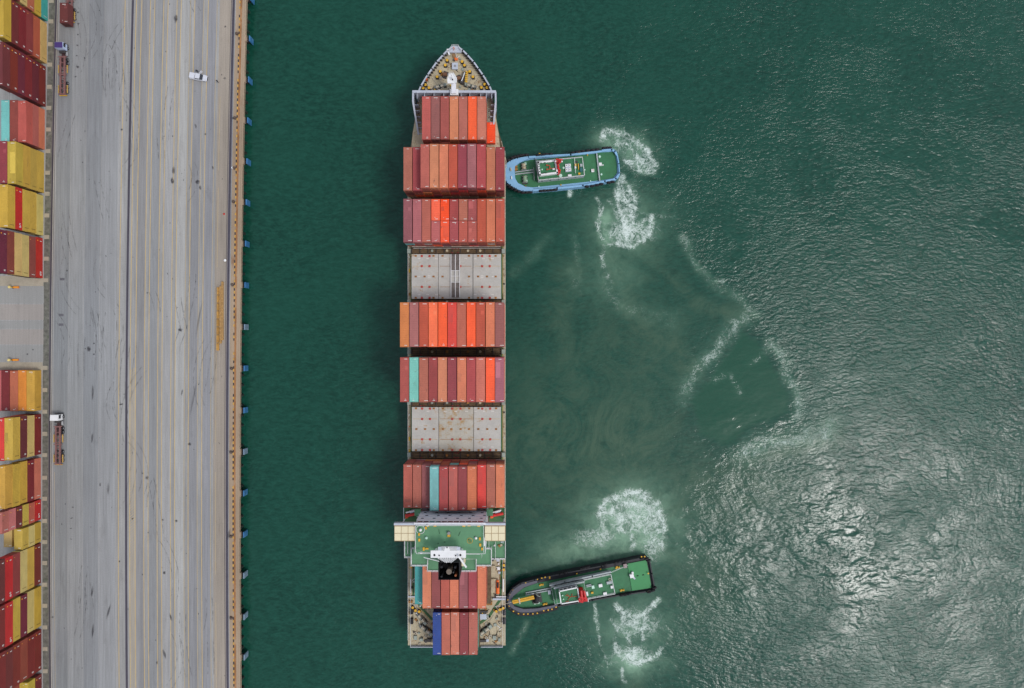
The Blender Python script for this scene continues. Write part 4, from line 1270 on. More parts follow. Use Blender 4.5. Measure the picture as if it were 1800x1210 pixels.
# gangway lattice lying on the first bare hatch
lat = MB()
a, b_ = Z3(592, 100, HT + .6), Z3(680, 535, HT + .6)
for x in (a.x, (a.x + b_.x) / 2, b_.x): lat.box(x - .09, x + .09, b_.y, a.y, HT + .45, HT + .62)
lat_o = lat.build('stowed_gangway', M_white, ship)
for ya, yb_ in ((100, 262), (385, 535)):
    p, q = Z3(592, ya, HT + .5), Z3(680, yb_, HT + .5)
    MB().box(p.x + .1, q.x - .1, q.y, p.y, HT + .05, HT + .40).build('grating', mat('dark_grating', rgb(112, 104, 100), .7, var=.3, scale=1.5, fine=.3), lat_o)
for yy in (265, 320, 382):
    p, q = Z3(592, yy, HT + .5), Z3(680, yy, HT + .5)
    MB().box(p.x, q.x, p.y - .07, p.y + .07, HT + .40, HT + .55).build('cross_bar', M_white, lat_o)

# cross decks between the bays: lashing bridges with posts, pipes and red stoppers
for k, (yn, ys_) in enumerate(((57.3, 55.8), (43.1, 41.2), (28.4, 26.7), (13.1, 11.7), (-1.1, -3.4), (-16.2, -18.5), (-31.9, -33.8))):
    top = HT - 1.0
    lb = MB().box(-29.9, -3.0, ys_ + .15, yn - .15, top - .2, top).build('lashing_bridge', M_under, ship)
    mb = MB()
    for q in range(4):
        y = ys_ + .25 + (yn - ys_ - .5) * q / 3
        mb.tube((-29.8, y, top + .25), (-3.1, y, top + .25), .07 if q % 2 else .11, 5)
    tag(mb.build('pipe_run', mat('brown_pipe', rgb(124, 98, 70), .7, var=.3, rust=.4), lb), kind='stuff')
    for q in range(12):
        x = -29.6 + q * 2.4
        MB().obox((x, (yn + ys_) / 2, top + .3), (.18, yn - ys_ - .4, .5)).build('bridge_post', M_dark, lb)
    for x in (-26.8, -26.0, -17.6, -16.8, -15.9, -7.8, -6.9):
        for y in (yn - .25, ys_ + .25):
            if random.random() < .4: continue
            MB().obox((x + random.uniform(-.1, .1), y, top + .5), (.5, .2, .22), random.uniform(-.7, .7)).build('stopper', M_stop, lb)
    for x in (-23.6, -13.0, -9.4, -19.2):
        MB().cyl((x, (yn + ys_) / 2), .38, top, top + .75, 10).build('mushroom_vent', random.choice((M_rsock, M_winch, M_deck)), lb)
    for s in (-1, 1):
        MB().obox((-16.5 + s * 14.0, (yn + ys_) / 2, MD + .9), (1.0, 1.3, 1.8)).build('locker', M_winch, ship)
mb = MB()
mb.path([(-29.2, 28.3, 6.6), (-3.4, 28.3, 6.6)], .05); mb.build('hand_wire', M_railm, ship)

# ---- superstructure
BR = 27.0
house = MB().box(-25.8, -7.2, -56.6, -47.5, MD, BR - 3.0).build('superstructure', M_house, ship)
MB().box(-25.7, -7.3, -56.5, -54.5, BR - 3.0, BR - 2.97).build('deck_coating', M_green, house)
MB().box(-25.4, -7.6, -54.4, -47.55, BR - 3.0, BR).build('wheelhouse', M_house, house)
# front windows, storey ledges
for z in (8.6, 11.6, 14.6, 17.6, 20.6):
    MB().box(-26.25, -6.75, -47.5, -47.40, z, z + .12).build('storey_ledge', M_bul, house)
    for q in range(6):
        x = -24.4 + q * 3.2 + (.8 if int(z) % 2 else 0)
        w = MB().box(x - .33, x + .33, -47.5, -47.44, z + 1.2, z + 1.9).build('window', M_glass, house)
        MB().box(x - .42, x + .42, -47.5, -47.46, z + 1.1, z + 2.0).build('frame', M_bul, w)
for q in range(11):
    x = -24.6 + q * 1.62
    MB().box(x - .68, x + .68, -47.55, -47.49, BR - 2.0, BR - .8).build('window', M_glass, house)
MB().box(-25.6, -7.4, -55.0, -47.8, BR, BR + .05).build('monkey_island', M_green, house)
MB().box(-26.0, -7.0, -47.9, -47.35, BR - .3, BR + .35).build('front_coaming', M_house, house)
mb = MB()
mb.rail([(-25.5, -47.9, BR), (-25.5, -55.0, BR)], 1.1, .045); mb.rail([(-7.5, -47.9, BR), (-7.5, -55.0, BR)], 1.1, .045)
mb.rail([(-25.5, -47.9, BR), (-7.5, -47.9, BR)], 1.1, .045)
mb.build('railing', M_railm, house)
# bridge wings: cream panels three by two
for s in (-1, 1):
    xa, xb = (-31.2, -25.75) if s < 0 else (-7.25, -1.8)
    w = MB().box(xa, xb, -52.3, -48.1, BR - 3.6, BR - .1).build('bridge_wing', mat('wing_seam_tan', rgb(168, 140, 100), .7), house)
    for i in range(3):
        for j in range(2):
            x0 = xa + (xb - xa) * i / 3; x1 = xa + (xb - xa) * (i + 1) / 3
            y0, y1 = (-52.2, -50.2) if j == 0 else (-50.2, -48.3)
            MB().box(x0 + .07, x1 - .07, y0 + .07, y1 - .07, BR - .1, BR - .03).build('roof_panel', M_wing, w)
    MB().box(xa - .1 if s < 0 else xa, xb if s < 0 else xb + .1, -48.05, -47.5, BR - 1.2, BR + .1).build('wind_screen', M_bul, w)
    MB().box(xa + (.0 if s < 0 else 0), xb, -48.08, -48.04, BR - 2.0, BR - 1.25).build('window', M_glass, w)
    # props under the wing
    xo = xa + .5 if s < 0 else xb - .5
    MB().tube((xo, -50.2, 12), (xo, -50.2, BR - 3.6), .16, 8).build('wing_prop', M_house, w)
# domes, compass and boxes on the monkey island (read off the photo)
Z5 = zoomer(680, 790, .1736)
def dome(x, y, r, m, h=.5):
    p = Z5(x, y, BR + h)
    MB().cyl((p.x, p.y), r * .5, BR + .05, BR + h, 10).sphere((p.x, p.y, BR + h), r, 12, 8).build('antenna_dome', m, house, True)
dome(340, 818, .42, M_white, .8); dome(400, 898, .38, M_mint, .5); dome(902, 900, .36, M_white, .5); dome(408, 770, .3, M_white); dome(500, 1016, .33, M_white)
p = Z5(340, 812, BR + .1); MB().torus((p.x, p.y, BR + .15), 1.12, .07).build('dome_ring', M_railm, house)
p = Z5(840, 926, BR + .1); MB().torus((p.x, p.y, BR + .09), .72, .05).build('painted_ring', M_yel, house)
MB().obox((p.x, p.y, BR + .3), (.25, .8, .5), R(40)).build('aerial_base', mat('olive_paint', rgb(120, 130, 60), .6), house)
p = Z5(628, 862, BR + .5)
MB().cyl((p.x, p.y + .35), .4, BR + .05, BR + .9, 12).build('magnetic_compass', M_steel, house)
MB().obox((p.x, p.y - .4, BR + .25), (.75, .6, .4)).build('compass_step', M_yel, house)
for x, y, w, h in ((395, 797, .4, .6), (326, 862, .35, .6), (328, 920, .35, .65), (487, 775, .65, .35), (780, 776, .65, .35), (832, 772, .65, .35), (930, 776, .65, .35), (942, 908, .4, .65), (946, 970, .4, .65),
                   (373, 1010, .4, .8), (405, 1008, .7, .3), (965, 1010, .35, .6), (418, 776, .35, .3)):
    p = Z5(x, y, BR + .3)
    MB().box(p.x - w / 2 - .05, p.x + w / 2 + .05, p.y - h / 2 - .05, p.y + h / 2 + .05, BR + .05, BR + .35).build('equipment_box', M_yel, house)
for x, y, L_, rz in ((530, 835, 1.2, R(100)), (735, 855, 1.3, R(65)), (585, 940, .5, 0), (520, 953, .4, 0)):
    p = Z5(x, y, BR + .1)
    MB().obox((p.x, p.y, BR + .10), (L_, .12, .1), rz).build('cable_tray', mat('dark_green_tray', rgb(44, 84, 58), .7), house)
# stepped green decks abaft the bridge: (polygon in the close-up, height)
def deck_step(poly, z, z0, m=M_green, rails=True, nm='after_deck'):
    P = [Z5(x, y, z) for x, y in poly]
    d = MB().prism(P, z0, z).build(nm, M_house, house)
    MB().prism(P, z, z + .03).build('deck_coating', m, d)
    if rails:
        mb = MB().rail([Vector((q.x, q.y, z)) for q in P], 1.05, .05, 1.4, True)
        mb.build('railing', M_railm, d)
        MB().wall(P, z - .05, z + .14, .16, True).build('deck_edge', M_railm, d)
    return d
deck_step([(183, 915), (298, 915), (298, 1088), (183, 1088)], 15.0, 14.6)
deck_step([(250, 1000), (415, 1000), (415, 1172), (250, 1172)], 18.0, 17.6)
deck_step([(412, 1100), (905, 1100), (905, 1228), (412, 1228)], 15.0, 14.6)
deck_step([(905, 1000), (1058, 1000), (1058, 1172), (905, 1172)], 18.0, 17.6)
deck_step([(975, 915), (1200, 915), (1200, 1105), (1090, 1105), (975, 1105)], 13.0, 12.6)
deck_step([(270, 1010), (960, 1010), (960, 1110), (270, 1110)], 21.0, 16.0, rails=False)
# inclined ladders and rails on the starboard after deck
for xa, ya, xb, yb_, z0, z1 in ((1035, 920, 1035, 1095, 13.1, 13.9), (1062, 980, 1062, 1095, 13.1, 13.9), (1100, 930, 1100, 1110, 13.1, 13.9), (215, 930, 215, 1050, 15.1, 15.8), (248, 930, 248, 1060, 15.1, 15.9)):
    p, q = Z5(xa, ya, z0), Z5(xb, yb_, z0)
    MB().rail([(p.x, p.y, z0), (q.x, q.y, z0)], z1 - z0 + .2, .055, 1.3).build('railing', M_railm, house)
p, q = Z5(1168, 930, 14), Z5(1168, 1050, 8.0)
st = MB()
for e in (-.35, .35): st.tube((p.x + e, p.y, 14), (q.x + e, q.y, 8), .07, 5)
for e in range(12):
    c = Vector((p.x, p.y, 14)).lerp(Vector((q.x, q.y, 8)), e / 11); st.box(c.x - .35, c.x + .35, c.y - .09, c.y + .09, c.z - .03, c.z + .03)
st.build('stairway', M_bul, house)
# boat decks in front of the wings, with red and white gear
for s, xa, xb in ((-1, -31.0, -26.4), (1, -6.6, -2.0)):
    d = MB().box(xa, xb, -51.5, -46.6, 11.6, 12.0).build('boat_deck', M_walk, house)
    MB().rail([(xa, -46.7, 12), (xb, -46.7, 12)], 1.1, .05).rail([(xa if s < 0 else xb, -46.7, 12), (xa if s < 0 else xb, -51, 12)], 1.1, .05).build('railing', M_railm, d)
    MB().box(-16.5 + s * 10.2 - .9, -16.5 + s * 10.2 + .9, -48.6, -46.7, 15.0, 15.2).build('balcony', M_green, d)
    cx = (xa + xb) / 2
    MB().tube((cx - 1.8, -49.2, 12.7), (cx + 1.8, -48.5, 12.9), .5, 10, .4).build('rescue_boat', M_red, d)
    MB().tube((cx - 1.6, -48.2, 13.2), (cx + 1.2, -47.4, 13.4), .22, 8).build('davit_arm', M_white, d)
    MB().obox((cx + .2, -47.9, 12.5), (1.6, .7, .9), .3).build('liferaft', M_bul, d)
    MB().obox((cx - 1.5, -49.6, 12.4), (.8, .6, .8), .2).build('gear_box', M_orange, d)
# radar mast abaft the monkey island
MZ = 32.0
rm = MB().box(-18.9, -14.2, -55.2, -53.6, BR - 3, BR + .3).build('radar_mast', M_white, house)
c0 = W(757, 968, MZ); c1 = W(819, 981, MZ)
for x in (-20.0, -13.3): MB().tube((x, -54.4, BR), (x, -54.4, MZ), .3, 8).build('mast_leg', M_white, rm)
MB().box(c0.x, c1.x, c1.y, c0.y, MZ - .25, MZ).build('mast_platform', M_white, rm)
p = W(786, 964, MZ); MB().prism([(p.x - .9, p.y - .9), (p.x + .9, p.y - .9), (p.x + .4, p.y + .4), (p.x - .4, p.y + .4)], MZ - .2, MZ + .05).build('platform_nose', M_white, rm)
for x in (773, 806):
    q = W(x, 968, MZ); MB().box(q.x - .45, q.x + .45, q.y - .2, q.y + .9, MZ - .3, MZ - .02).build('side_bracket', M_bul, rm)
for x, y in ((772, 977), (786, 963), (801, 977)):
    q = W(x, y, MZ + .2); MB().cyl((q.x, q.y), .16, MZ, MZ + .3, 8).build('mast_lamp', M_soot, rm)
mb = MB()          # lattice abaft the platform
rr = random.Random(4)
for i in range(9):
    x = 770 + i * 4.2
    a = W(x, 981, MZ); b_ = W(786 + (x - 786) * .35, 990 + rr.uniform(-2, 1), MZ)
    mb.tube((a.x, a.y, MZ - .1), (b_.x, b_.y, MZ - .6 + rr.uniform(-.3, .3)), .07, 5)
for j in range(6):
    yy = 982.5 + j * 1.4; hw_ = 17 - j * 2.3
    a = W(786 - hw_, yy, MZ); b_ = W(786 + hw_, yy, MZ)
    mb.tube((a.x, a.y, MZ - .2 - j * .06), (b_.x, b_.y, MZ - .2 - j * .06), .06, 5)
tag(mb.build('lattice', M_white, rm), kind='stuff')
a = W(745, 980, MZ - 2); b_ = W(772, 987, MZ - 1); MB().tube(a, b_, .11, 6).build('signal_yard', M_white, rm)
a = W(806, 977, MZ + .6); b_ = W(820, 997, MZ + .6); MB().obox(((a.x + b_.x) / 2, (a.y + b_.y) / 2, MZ + .9), ((a - b_).length, .42, .3), math.atan2(b_.y - a.y, b_.x - a.x)).build('radar_scanner', M_white, rm)
MB().cyl(((a.x + b_.x) / 2, (a.y + b_.y) / 2), .25, MZ - 3, MZ + .75, 8).build('scanner_post', M_white, rm)
a = W(735, 972, BR + 2); b_ = W(757, 972, BR + 3); MB().tube(a, b_, .1, 6).obox((a.x + .8, a.y, BR + 1.9), (.5, .5, .4)).build('yard_arm', M_railm, rm)
a = W(844, 974, BR + 2); b_ = W(819, 974, BR + 3); MB().tube(a, b_, .1, 6).build('yard_arm', M_railm, rm)
# funnel: open black top with exhaust pipes
FT = 28.0
fa, fb_ = W(770.3, 988.5, FT), W(807.7, 1019.8, FT)
fx0, fx1, fy1, fy0 = fa.x, fb_.x, fa.y, fb_.y
fun = MB()
fun.box(fx0, fx1, fy0, fy0 + .12, 14, FT); fun.box(fx0, fx1, fy1 - .12, fy1, 14, FT); fun.box(fx0, fx0 + .12, fy0 + .12, fy1 - .12, 14, FT); fun.box(fx1 - .12, fx1, fy0 + .12, fy1 - .12, 14, FT)
fu = fun.build('funnel', M_soot, ship)
MB().box(fx0 + .1, fx1 - .1, fy0 + .1, fy1 - .1, 20, 22).build('funnel_top', M_soot, fu)
MB().cyl(((fx0 + fx1) / 2 + .1, (fy0 + fy1) / 2), .72, 22, FT + .6, 16).build('main_uptake', M_pipe, fu)
for x, y, r, m in ((.9, .9, .28, M_soot), (.9, 3.4, .32, M_soot), (4.5, 3.3, .3, M_soot), (4.6, 1.2, .3, mat('rust_uptake', rgb(140, 76, 40), .7, var=.3)), (4.0, 2.0, .2, M_dark)):
    MB().cyl((fx0 + x, fy0 + y), r, 22, FT + .1, 12).build('uptake_pipe', m, fu)
p = W(810, 998, 20); MB().obox((fx1 + .5, (fy0 + fy1) / 2 + .6, 18), (.8, 2.6, 8)).build('vent_trunk', M_wing, fu)

# ---- stern mooring deck
MB().box(-30.3, -2.7, -90.0, -57.0, MD, MD + .02).build('stern_deck', M_deck, ship)
Z6 = zoomer(680, 960, .1736)
MB().box(-26.9, -6.2, -77.0, -62.4, MD, 5.98).build('hatch_coaming', M_under, ship)
MB().box(-23.2, -9.5, -89.6, -77.0, MD, 6.38).build('hatch_coaming', M_under, ship)
def strip(pts, w, z, m, nm, h=.05):
    P = [Z6(x, y, z) for x, y in pts]
    MB().wall(P, z - h, z, w).build(nm, m, ship)
strip([(1165, 110), (1150, 500)], .75, MD + .08, M_walk, 'walkway'); strip([(1150, 540), (1035, 715), (930, 790)], .8, MD + .08, M_walk, 'walkway')
strip([(1187, 110), (1172, 500)], .12, MD + .09, M_wyel, 'walkway_edge'); strip([(268, 200), (268, 510)], .6, MD + .08, M_walk, 'walkway')
strip([(320, 595), (455, 740)], .7, MD + .08, M_walk, 'walkway'); strip([(300, 600), (440, 755)], .12, MD + .09, M_wyel, 'walkway_edge')
strip([(1080, 540), (1195, 540)], .5, MD + .9, M_bul, 'locker', .8); strip([(1110, 515), (1200, 515)], .3, MD + .6, M_white, 'deck_pipe', .3)
strip([(220, 515), (290, 515)], .35, MD + .5, M_bul, 'deck_pipe', .3)
strip([(240, 345), (240, 470)], .3, MD + 1.2, M_white, 'davit_arm', .4); strip([(1180, 340), (1180, 460)], .3, MD + 1.2, M_white, 'davit_arm', .4)
c = Z6(1122, 415, MD + 1.2)
rb_ = MB().tube((c.x, c.y - 2.0, MD + .9), (c.x, c.y + 1.9, MD + .9), .55, 10, .42).build('rescue_boat', M_orange, ship)
MB().obox((c.x + .05, c.y + .6, MD + 1.35), (.55, 1.6, .4)).build('boat_canopy', M_black, rb_)
for x, y in ((250, 180), (245, 215), (1185, 195), (1185, 240), (328, 665), (290, 655), (262, 625), (1108, 662), (1145, 645), (930, 835), (1178, 630)):
    p = Z6(x, y, MD + .9); ship_bollard(p, MD + .02)
for x, y, w, h, m in ((1125, 135, .9, 1.2, M_bul), (1132, 228, .8, .9, M_white), (1132, 180, .4, .4, M_white), (1060, 250, 2.2, 3.0, M_deck), (1075, 400, 2.0, 4.0, M_deck), (975, 665, 2.8, .5, M_dark), (965, 715, 2.6, 1.6, M_bul),
                      (1040, 580, 1.6, 1.0, M_rsock), (1165, 640, .6, .6, M_yel), (240, 565, 1.2, .6, M_rsock), (430, 955, 1.2, 1.0, M_dark), (350, 950, 1.0, .8, M_winch), (975, 960, 1.8, .7, M_dark), (1090, 930, 1.0, 1.2, M_winch), (1140, 950, .6, 1.0, M_winch), (290, 930, .9, 1.2, M_winch)):
    p = Z6(x, y, MD + .5)
    MB().box(p.x - w / 2, p.x + w / 2, p.y - h / 2, p.y + h / 2, MD, MD + .7).build('deck_box', m, ship)
winch(ship, Z6(400, 850, MD + .6), R(-38), MD, 1.05); winch(ship, Z6(1000, 850, MD + .6), R(38), MD, 1.05); winch(ship, Z6(355, 740, MD + .6), R(-48), MD, .9)
for q in range(3):      # mooring lines run across the deck
    MB().path([Z6(255 + q * 14, 575 + q * 12, MD + .25), Z6(380 + q * 14, 760 + q * 12, MD + .25)], .06, 5).build('mooring_line', M_rope, ship)
MB().path([Z6(1080, 700, MD + .2), Z6(1060, 740, MD + .2), Z6(990, 790, MD + .2)], .06, 5).build('mooring_line', M_rope, ship)
MB().wall([(-30.2, -90.1), (-23.5, -90.1)], MD, MD + 1.1, .15).wall([(-9.2, -90.1), (-2.8, -90.1)], MD, MD + 1.1, .15).build('stern_bulwark', M_bul, ship)
for x, y in ((250, 660), (250, 760), (1190, 670), (1190, 760)):
    p = Z6(x, y, MD + .6); MB().box(p.x - .5, p.x + .5, p.y - .8, p.y + .8, MD, MD + 1.0).build('roller_fairlead', M_black, ship)
MB().rail([(-30.2, -90, MD), (-30.2, -58, MD)], 1.05, .035, 2).rail([(-2.8, -90, MD), (-2.8, -58, MD)], 1.05, .035, 2).build('railing', M_railm, ship)

# loose gear on the mooring decks: rope coils, small boxes, pipes, rollers
rr = random.Random(21)
coil_me = MB().torus((0, 0, .1), .34, .13).torus((0, 0, .26), .3, .12).mesh('rope_coil', M_rope, True)
def gear(xa, xb, ya, yb_, z, n):
    for q in range(n):
        x, y = rr.uniform(xa, xb), rr.uniform(ya, yb_); k = rr.random()
        if k < .22: inst('rope_coil', coil_me, ship, (x + 16.5, y, z - WZ))
        elif k < .5: MB().obox((x, y, z + .2), (rr.uniform(.3, .9), rr.uniform(.3, .9), .4), rr.uniform(0, 1.5)).build('deck_box', rr.choice((M_winch, M_dark, M_bul, M_rsock, M_deck)), ship)
        elif k < .75:
            a = rr.choice((0, 1.57, .7, -.7)); l_ = rr.uniform(.8, 2.4)
            MB().tube((x - l_ / 2 * math.cos(a), y - l_ / 2 * math.sin(a), z + .12), (x + l_ / 2 * math.cos(a), y + l_ / 2 * math.sin(a), z + .12), .09, 6).build('deck_pipe', rr.choice((M_rsock, M_white, M_dark)), ship)
        else: MB().cyl((x, y), rr.uniform(.12, .26), z, z + rr.uniform(.3, .7), 10).build('roller', rr.choice((M_dark, M_rsock, M_white, M_yel)), ship)
gear(-24.5, -8.5, 73.2, 75.6, FD, 26); gear(-21.0, -12.0, 75.6, 80.5, FD, 12); gear(-18.5, -14.5, 80.5, 84.5, FD, 6)
gear(-29.8, -23.6, -89.5, -77.5, MD + .02, 34); gear(-9.0, -3.2, -89.5, -77.5, MD + .02, 34)
gear(-29.9, -27.2, -76, -60, MD + .02, 16); gear(-5.9, -3.2, -76, -60, MD + .02, 20)
gear(-29.9, -26.9, 55.8, 63, MD, 6); gear(-5.9, -3.6, 55.8, 61, MD, 4)
gear(-6.6, -2.4, -58, -56.7, 13.03, 5); gear(-29.0, -27.0, -57.5, -53, 15.03, 5)
for x, y in ((-23.6, 73.5), (-9.4, 73.5)):
    winch(ship, Vector((x, y, 0)), .0, FD, .55)
for s, a in ((-1, R(52)), (1, R(-52))):
    for q in range(3):
        x0, y0 = -16.5 + s * (3.5 + q * 2.0), 75.5 + q * .5
        MB().path([(x0, y0, FD + .35), (x0 + s * 1.4, y0 + 2.4 - q * .5, FD + .35)], .06, 5).build('mooring_line', M_rope, ship)
# rust streaks of welded plate seams on the beige decks
M_seam = mat('plate_seam', rgb(150, 124, 92), .8, var=.3)
for y in (75.5, 78.5, 81.5): MB().box(-16.5 - interp(y, HB_F) + .6, -16.5 + interp(y, HB_F) - .6, y - .04, y + .04, FD, FD + .012).build('plate_seam', M_seam, ship)
for x in (-28.4, -26.2, -24.4, -8.6, -6.6, -4.6): MB().box(x - .04, x + .04, -89.8, -77.2, MD + .02, MD + .032).build('plate_seam', M_seam, ship)

# ------------------------------------------------------------------ tugs
M_tblue = mat('tug_blue', rgb(136, 184, 220), 0.5, var=0.07, rust=.08)
M_tgreen = mat('tug_deck_green', rgb(52, 116, 76), 0.6, var=0.16, scale=.5, rust=.26, rust_scale=.9, rust_col=rgb(38, 88, 54), fine=.05)
M_tgreen2 = mat('tug_deck_bright', rgb(56, 140, 82), 0.55, var=0.08, scale=.4, rust=.10, rust_scale=.9, rust_col=rgb(40, 100, 60))
M_tgrey = mat('tug_house_grey', rgb(170, 178, 180), 0.5, var=0.08, rust=.1)
M_tblack = mat('tug_hull_black', rgb(44, 44, 50), 0.6, var=0.2, rust=.15)
M_tred = mat('tug_mast_red', rgb(200, 34, 34), 0.5, var=0.12)
M_copper = mat('red_lead_pipe', rgb(176, 84, 48), 0.6, var=0.15)
tyre_me = MB().torus((0, 0, 0), .50, .30, 'y', 12, 7).mesh('tyre_fender', M_black, True)
def tyre(parent, p, ang):
    o = bpy.data.objects.new('tyre_fender', tyre_me); COL.objects.link(o); o.parent = parent
    w = wloc(parent); o.location = (p.x - w.x, p.y - w.y, p.z - w.z); o.rotation_euler = (0, 0, ang); return o
def box4(Z, pts, z0, z1): return MB().prism([Z(x, y, z1) for x, y in pts], z0, z1)

# --- blue tug pushing near the ship's bow
T1 = zoomer(870, 240, .13333); A1 = math.atan2(12, 198)
tug = thing('blue_tug', 'tug with pale blue bulwarks and green deck, nosing against the ship near its bow', 'tug', (16.0, 54.0, WZ))
dz = -0.9; bz = 0.1       # deck, bulwark top
outer = [(133, 470), (136, 400), (152, 368), (205, 325), (300, 292), (440, 268), (640, 254), (1000, 236), (1410, 190), (1430, 176), (1540, 168), (1588, 188), (1612, 236), (1634, 360), (1642, 480), (1636, 520), (1598, 566), (1450, 600), (1160, 655), (820, 690), (500, 716), (370, 716), (280, 684), (205, 636), (152, 592), (136, 545)]
inner = [(262, 470), (264, 395), (330, 348), (470, 308), (800, 280), (1340, 226), (1362, 212), (1556, 204), (1590, 240), (1610, 360), (1612, 480), (1560, 552), (1390, 580), (1000, 622), (500, 672), (400, 660), (305, 615), (268, 555)]
PO = [T1(x, y, bz) for x, y in outer]; PI_ = [T1(x, y, dz) for x, y in inner]
MB().prism(PO, WZ - 1, dz - .02).build('hull', M_tblue, tug)
MB().prism(PI_, dz - .3, dz).build('deck', M_tgreen, tug)
mb = MB(); mb.wall(PO, dz, bz, .3, True); mb.build('bulwark', M_tblue, tug)
mb = MB()
fore = [(140, 470), (142, 402), (155, 372), (205, 330), (300, 297), (440, 274), (440, 300), (330, 345), (264, 392), (260, 470), (264, 558), (305, 618), (400, 664), (500, 676), (500, 708), (372, 710), (284, 680), (208, 632), (156, 588), (142, 545)]
MB().prism([T1(x, y, bz) for x, y in fore], dz - .5, bz + .03).build('fore_platform', M_tblue, tug)
for seg in ([(460, 276), (1000, 242), (1400, 198)], [(1420, 186), (1540, 176), (1582, 196), (1604, 240)], [(1628, 510), (1596, 558), (1450, 592), (1160, 648), (820, 682), (510, 708)]):
    MB().wall([T1(x, y, bz) for x, y in seg], bz - .25, bz + .02, .5).build('gunwale', M_tblue, tug)
fz = -1.6
for x, y in [(180, 318), (225, 290), (262, 276), (300, 268), (335, 258), (365, 252), (415, 248), (565, 254), (600, 250), (635, 246), (680, 240), (735, 238), (1025, 222), (1080, 212), (1105, 208), (1155, 200), (1225, 190), (1290, 184), (1345, 178), (1440, 158), (1475, 155), (1510, 154)]:
    tyre(tug, T1(x, y - 3, -.1), A1)
for x, y in [(165, 640), (200, 664), (235, 684), (275, 708), (320, 726), (370, 738), (420, 736), (465, 734), (610, 716), (650, 712), (700, 710), (745, 706), (795, 700), (1210, 658), (1280, 652), (1345, 640), (1400, 626), (1500, 606), (1550, 596)]:
    tyre(tug, T1(x, y + 4, -.1), A1)
for x, y in ((245, 268), (365, 243), (415, 240), (590, 228), (1105, 212), (1158, 188), (1225, 182)):
    p = T1(x, y, .3); MB().obox((p.x, p.y, -.05), (.5, .42, .3)).build('fender_chain_box', M_yel, tug)
# deckhouse, wheelhouse
hz = 1.7
dh = box4(T1, [(545, 332), (1150, 278), (1180, 520), (570, 585)], dz, hz).build('deckhouse', M_tgrey, tug)
box4(T1, [(548, 336), (1148, 282), (1176, 517), (574, 580)], hz, hz + .03).build('house_top', M_tgreen, dh)
mb = MB(); mb.rail([T1(x, y, hz) for x, y in ((548, 334), (1150, 280), (1180, 520), (572, 583))], .9, .05, 1.5, True); mb.build('railing', M_railm, dh)
for q in range(5):
    a = T1(620 + q * 110, 590 - q * 12, .6); MB().obox((a.x, a.y - .02, .6), (.5, .12, .5), A1).build('window', M_glass, dh)
wz = 4.3
wh = box4(T1, [(566, 346), (795, 318), (828, 492), (592, 522)], hz, wz - 1.5).build('wheelhouse', M_white, tug)
mb = MB(); WP = [T1(x, y, wz) for x, y in ((572, 348), (792, 322), (822, 480), (594, 510))]
mb.wall(WP, hz + 2.3, wz + .25, .5, True); mb.build('parapet', M_white, wh)
MB().prism(WP, wz - .5, wz - .1).build('roof', M_tgreen, wh)
MB().prism([p_ + (p_ - Vector(((WP[0].x + WP[2].x) / 2, (WP[0].y + WP[2].y) / 2, 0))) * .02 for p_ in WP], wz - 1.5, wz - .5).build('window_band', M_white, wh)
for xa, ya in ((580, 370), (583, 400), (588, 430), (592, 465)):
    a = T1(xa + 1, ya, wz + .2); MB().obox((a.x - .08, a.y, wz - .1), (.3, .38, .8), A1).build('window', M_glass, wh)
for xa, ya in ((630, 488), (668, 484), (608, 350), (655, 346)):
    a = T1(xa, ya, wz + .27); MB().obox((a.x, a.y, wz + .27), (.62, .2, .06), A1).build('window', M_glass, wh)
mb = MB()
for pts in ([(680, 380), (720, 385), (725, 425), (800, 418)], [(685, 435), (725, 432)], [(720, 400), (720, 432)]):
    mb.path([T1(x, y, wz + .2) for x, y in pts], .13, 6)
mb.build('fire_main', M_copper, wh)
for x, y in ((685, 380), (688, 435)): p = T1(x, y, wz + .3); MB().obox((p.x, p.y, wz + .2), (.45, .4, .45)).build('monitor', M_copper, wh)
p = T1(775, 435, wz); MB().obox((p.x, p.y, wz + .2), (.7, .4, .4), A1).build('roof_box', M_white, wh)
p = T1(620, 440, wz); MB().sphere((p.x, p.y, wz + .3), .26).build('dome', M_mint, wh)
# red mast
mz = 6.5
mast = MB().wall([T1(x, y, mz) for x, y in ((808, 312), (828, 380), (850, 440))], hz, hz + 2.6, .8).build('mast', M_tred, tug)
rr = random.Random(3)
for pts in ([(805, 300), (890, 310)], [(812, 330), (868, 322)], [(815, 355), (850, 350), (870, 330)], [(822, 400), (845, 392)], [(825, 420), (862, 448)], [(800, 308), (850, 445)], [(842, 302), (838, 372)], [(828, 372), (838, 420)]):
    MB().path([T1(x, y, mz - rr.uniform(0, 2)) for x, y in pts], .22, 6).build('mast_arm', M_tred, mast)
for x, y in ((885, 322), (800, 318)): p = T1(x, y, mz); MB().sphere((p.x, p.y, mz - .8), .28).build('mast_lamp', M_white, mast)
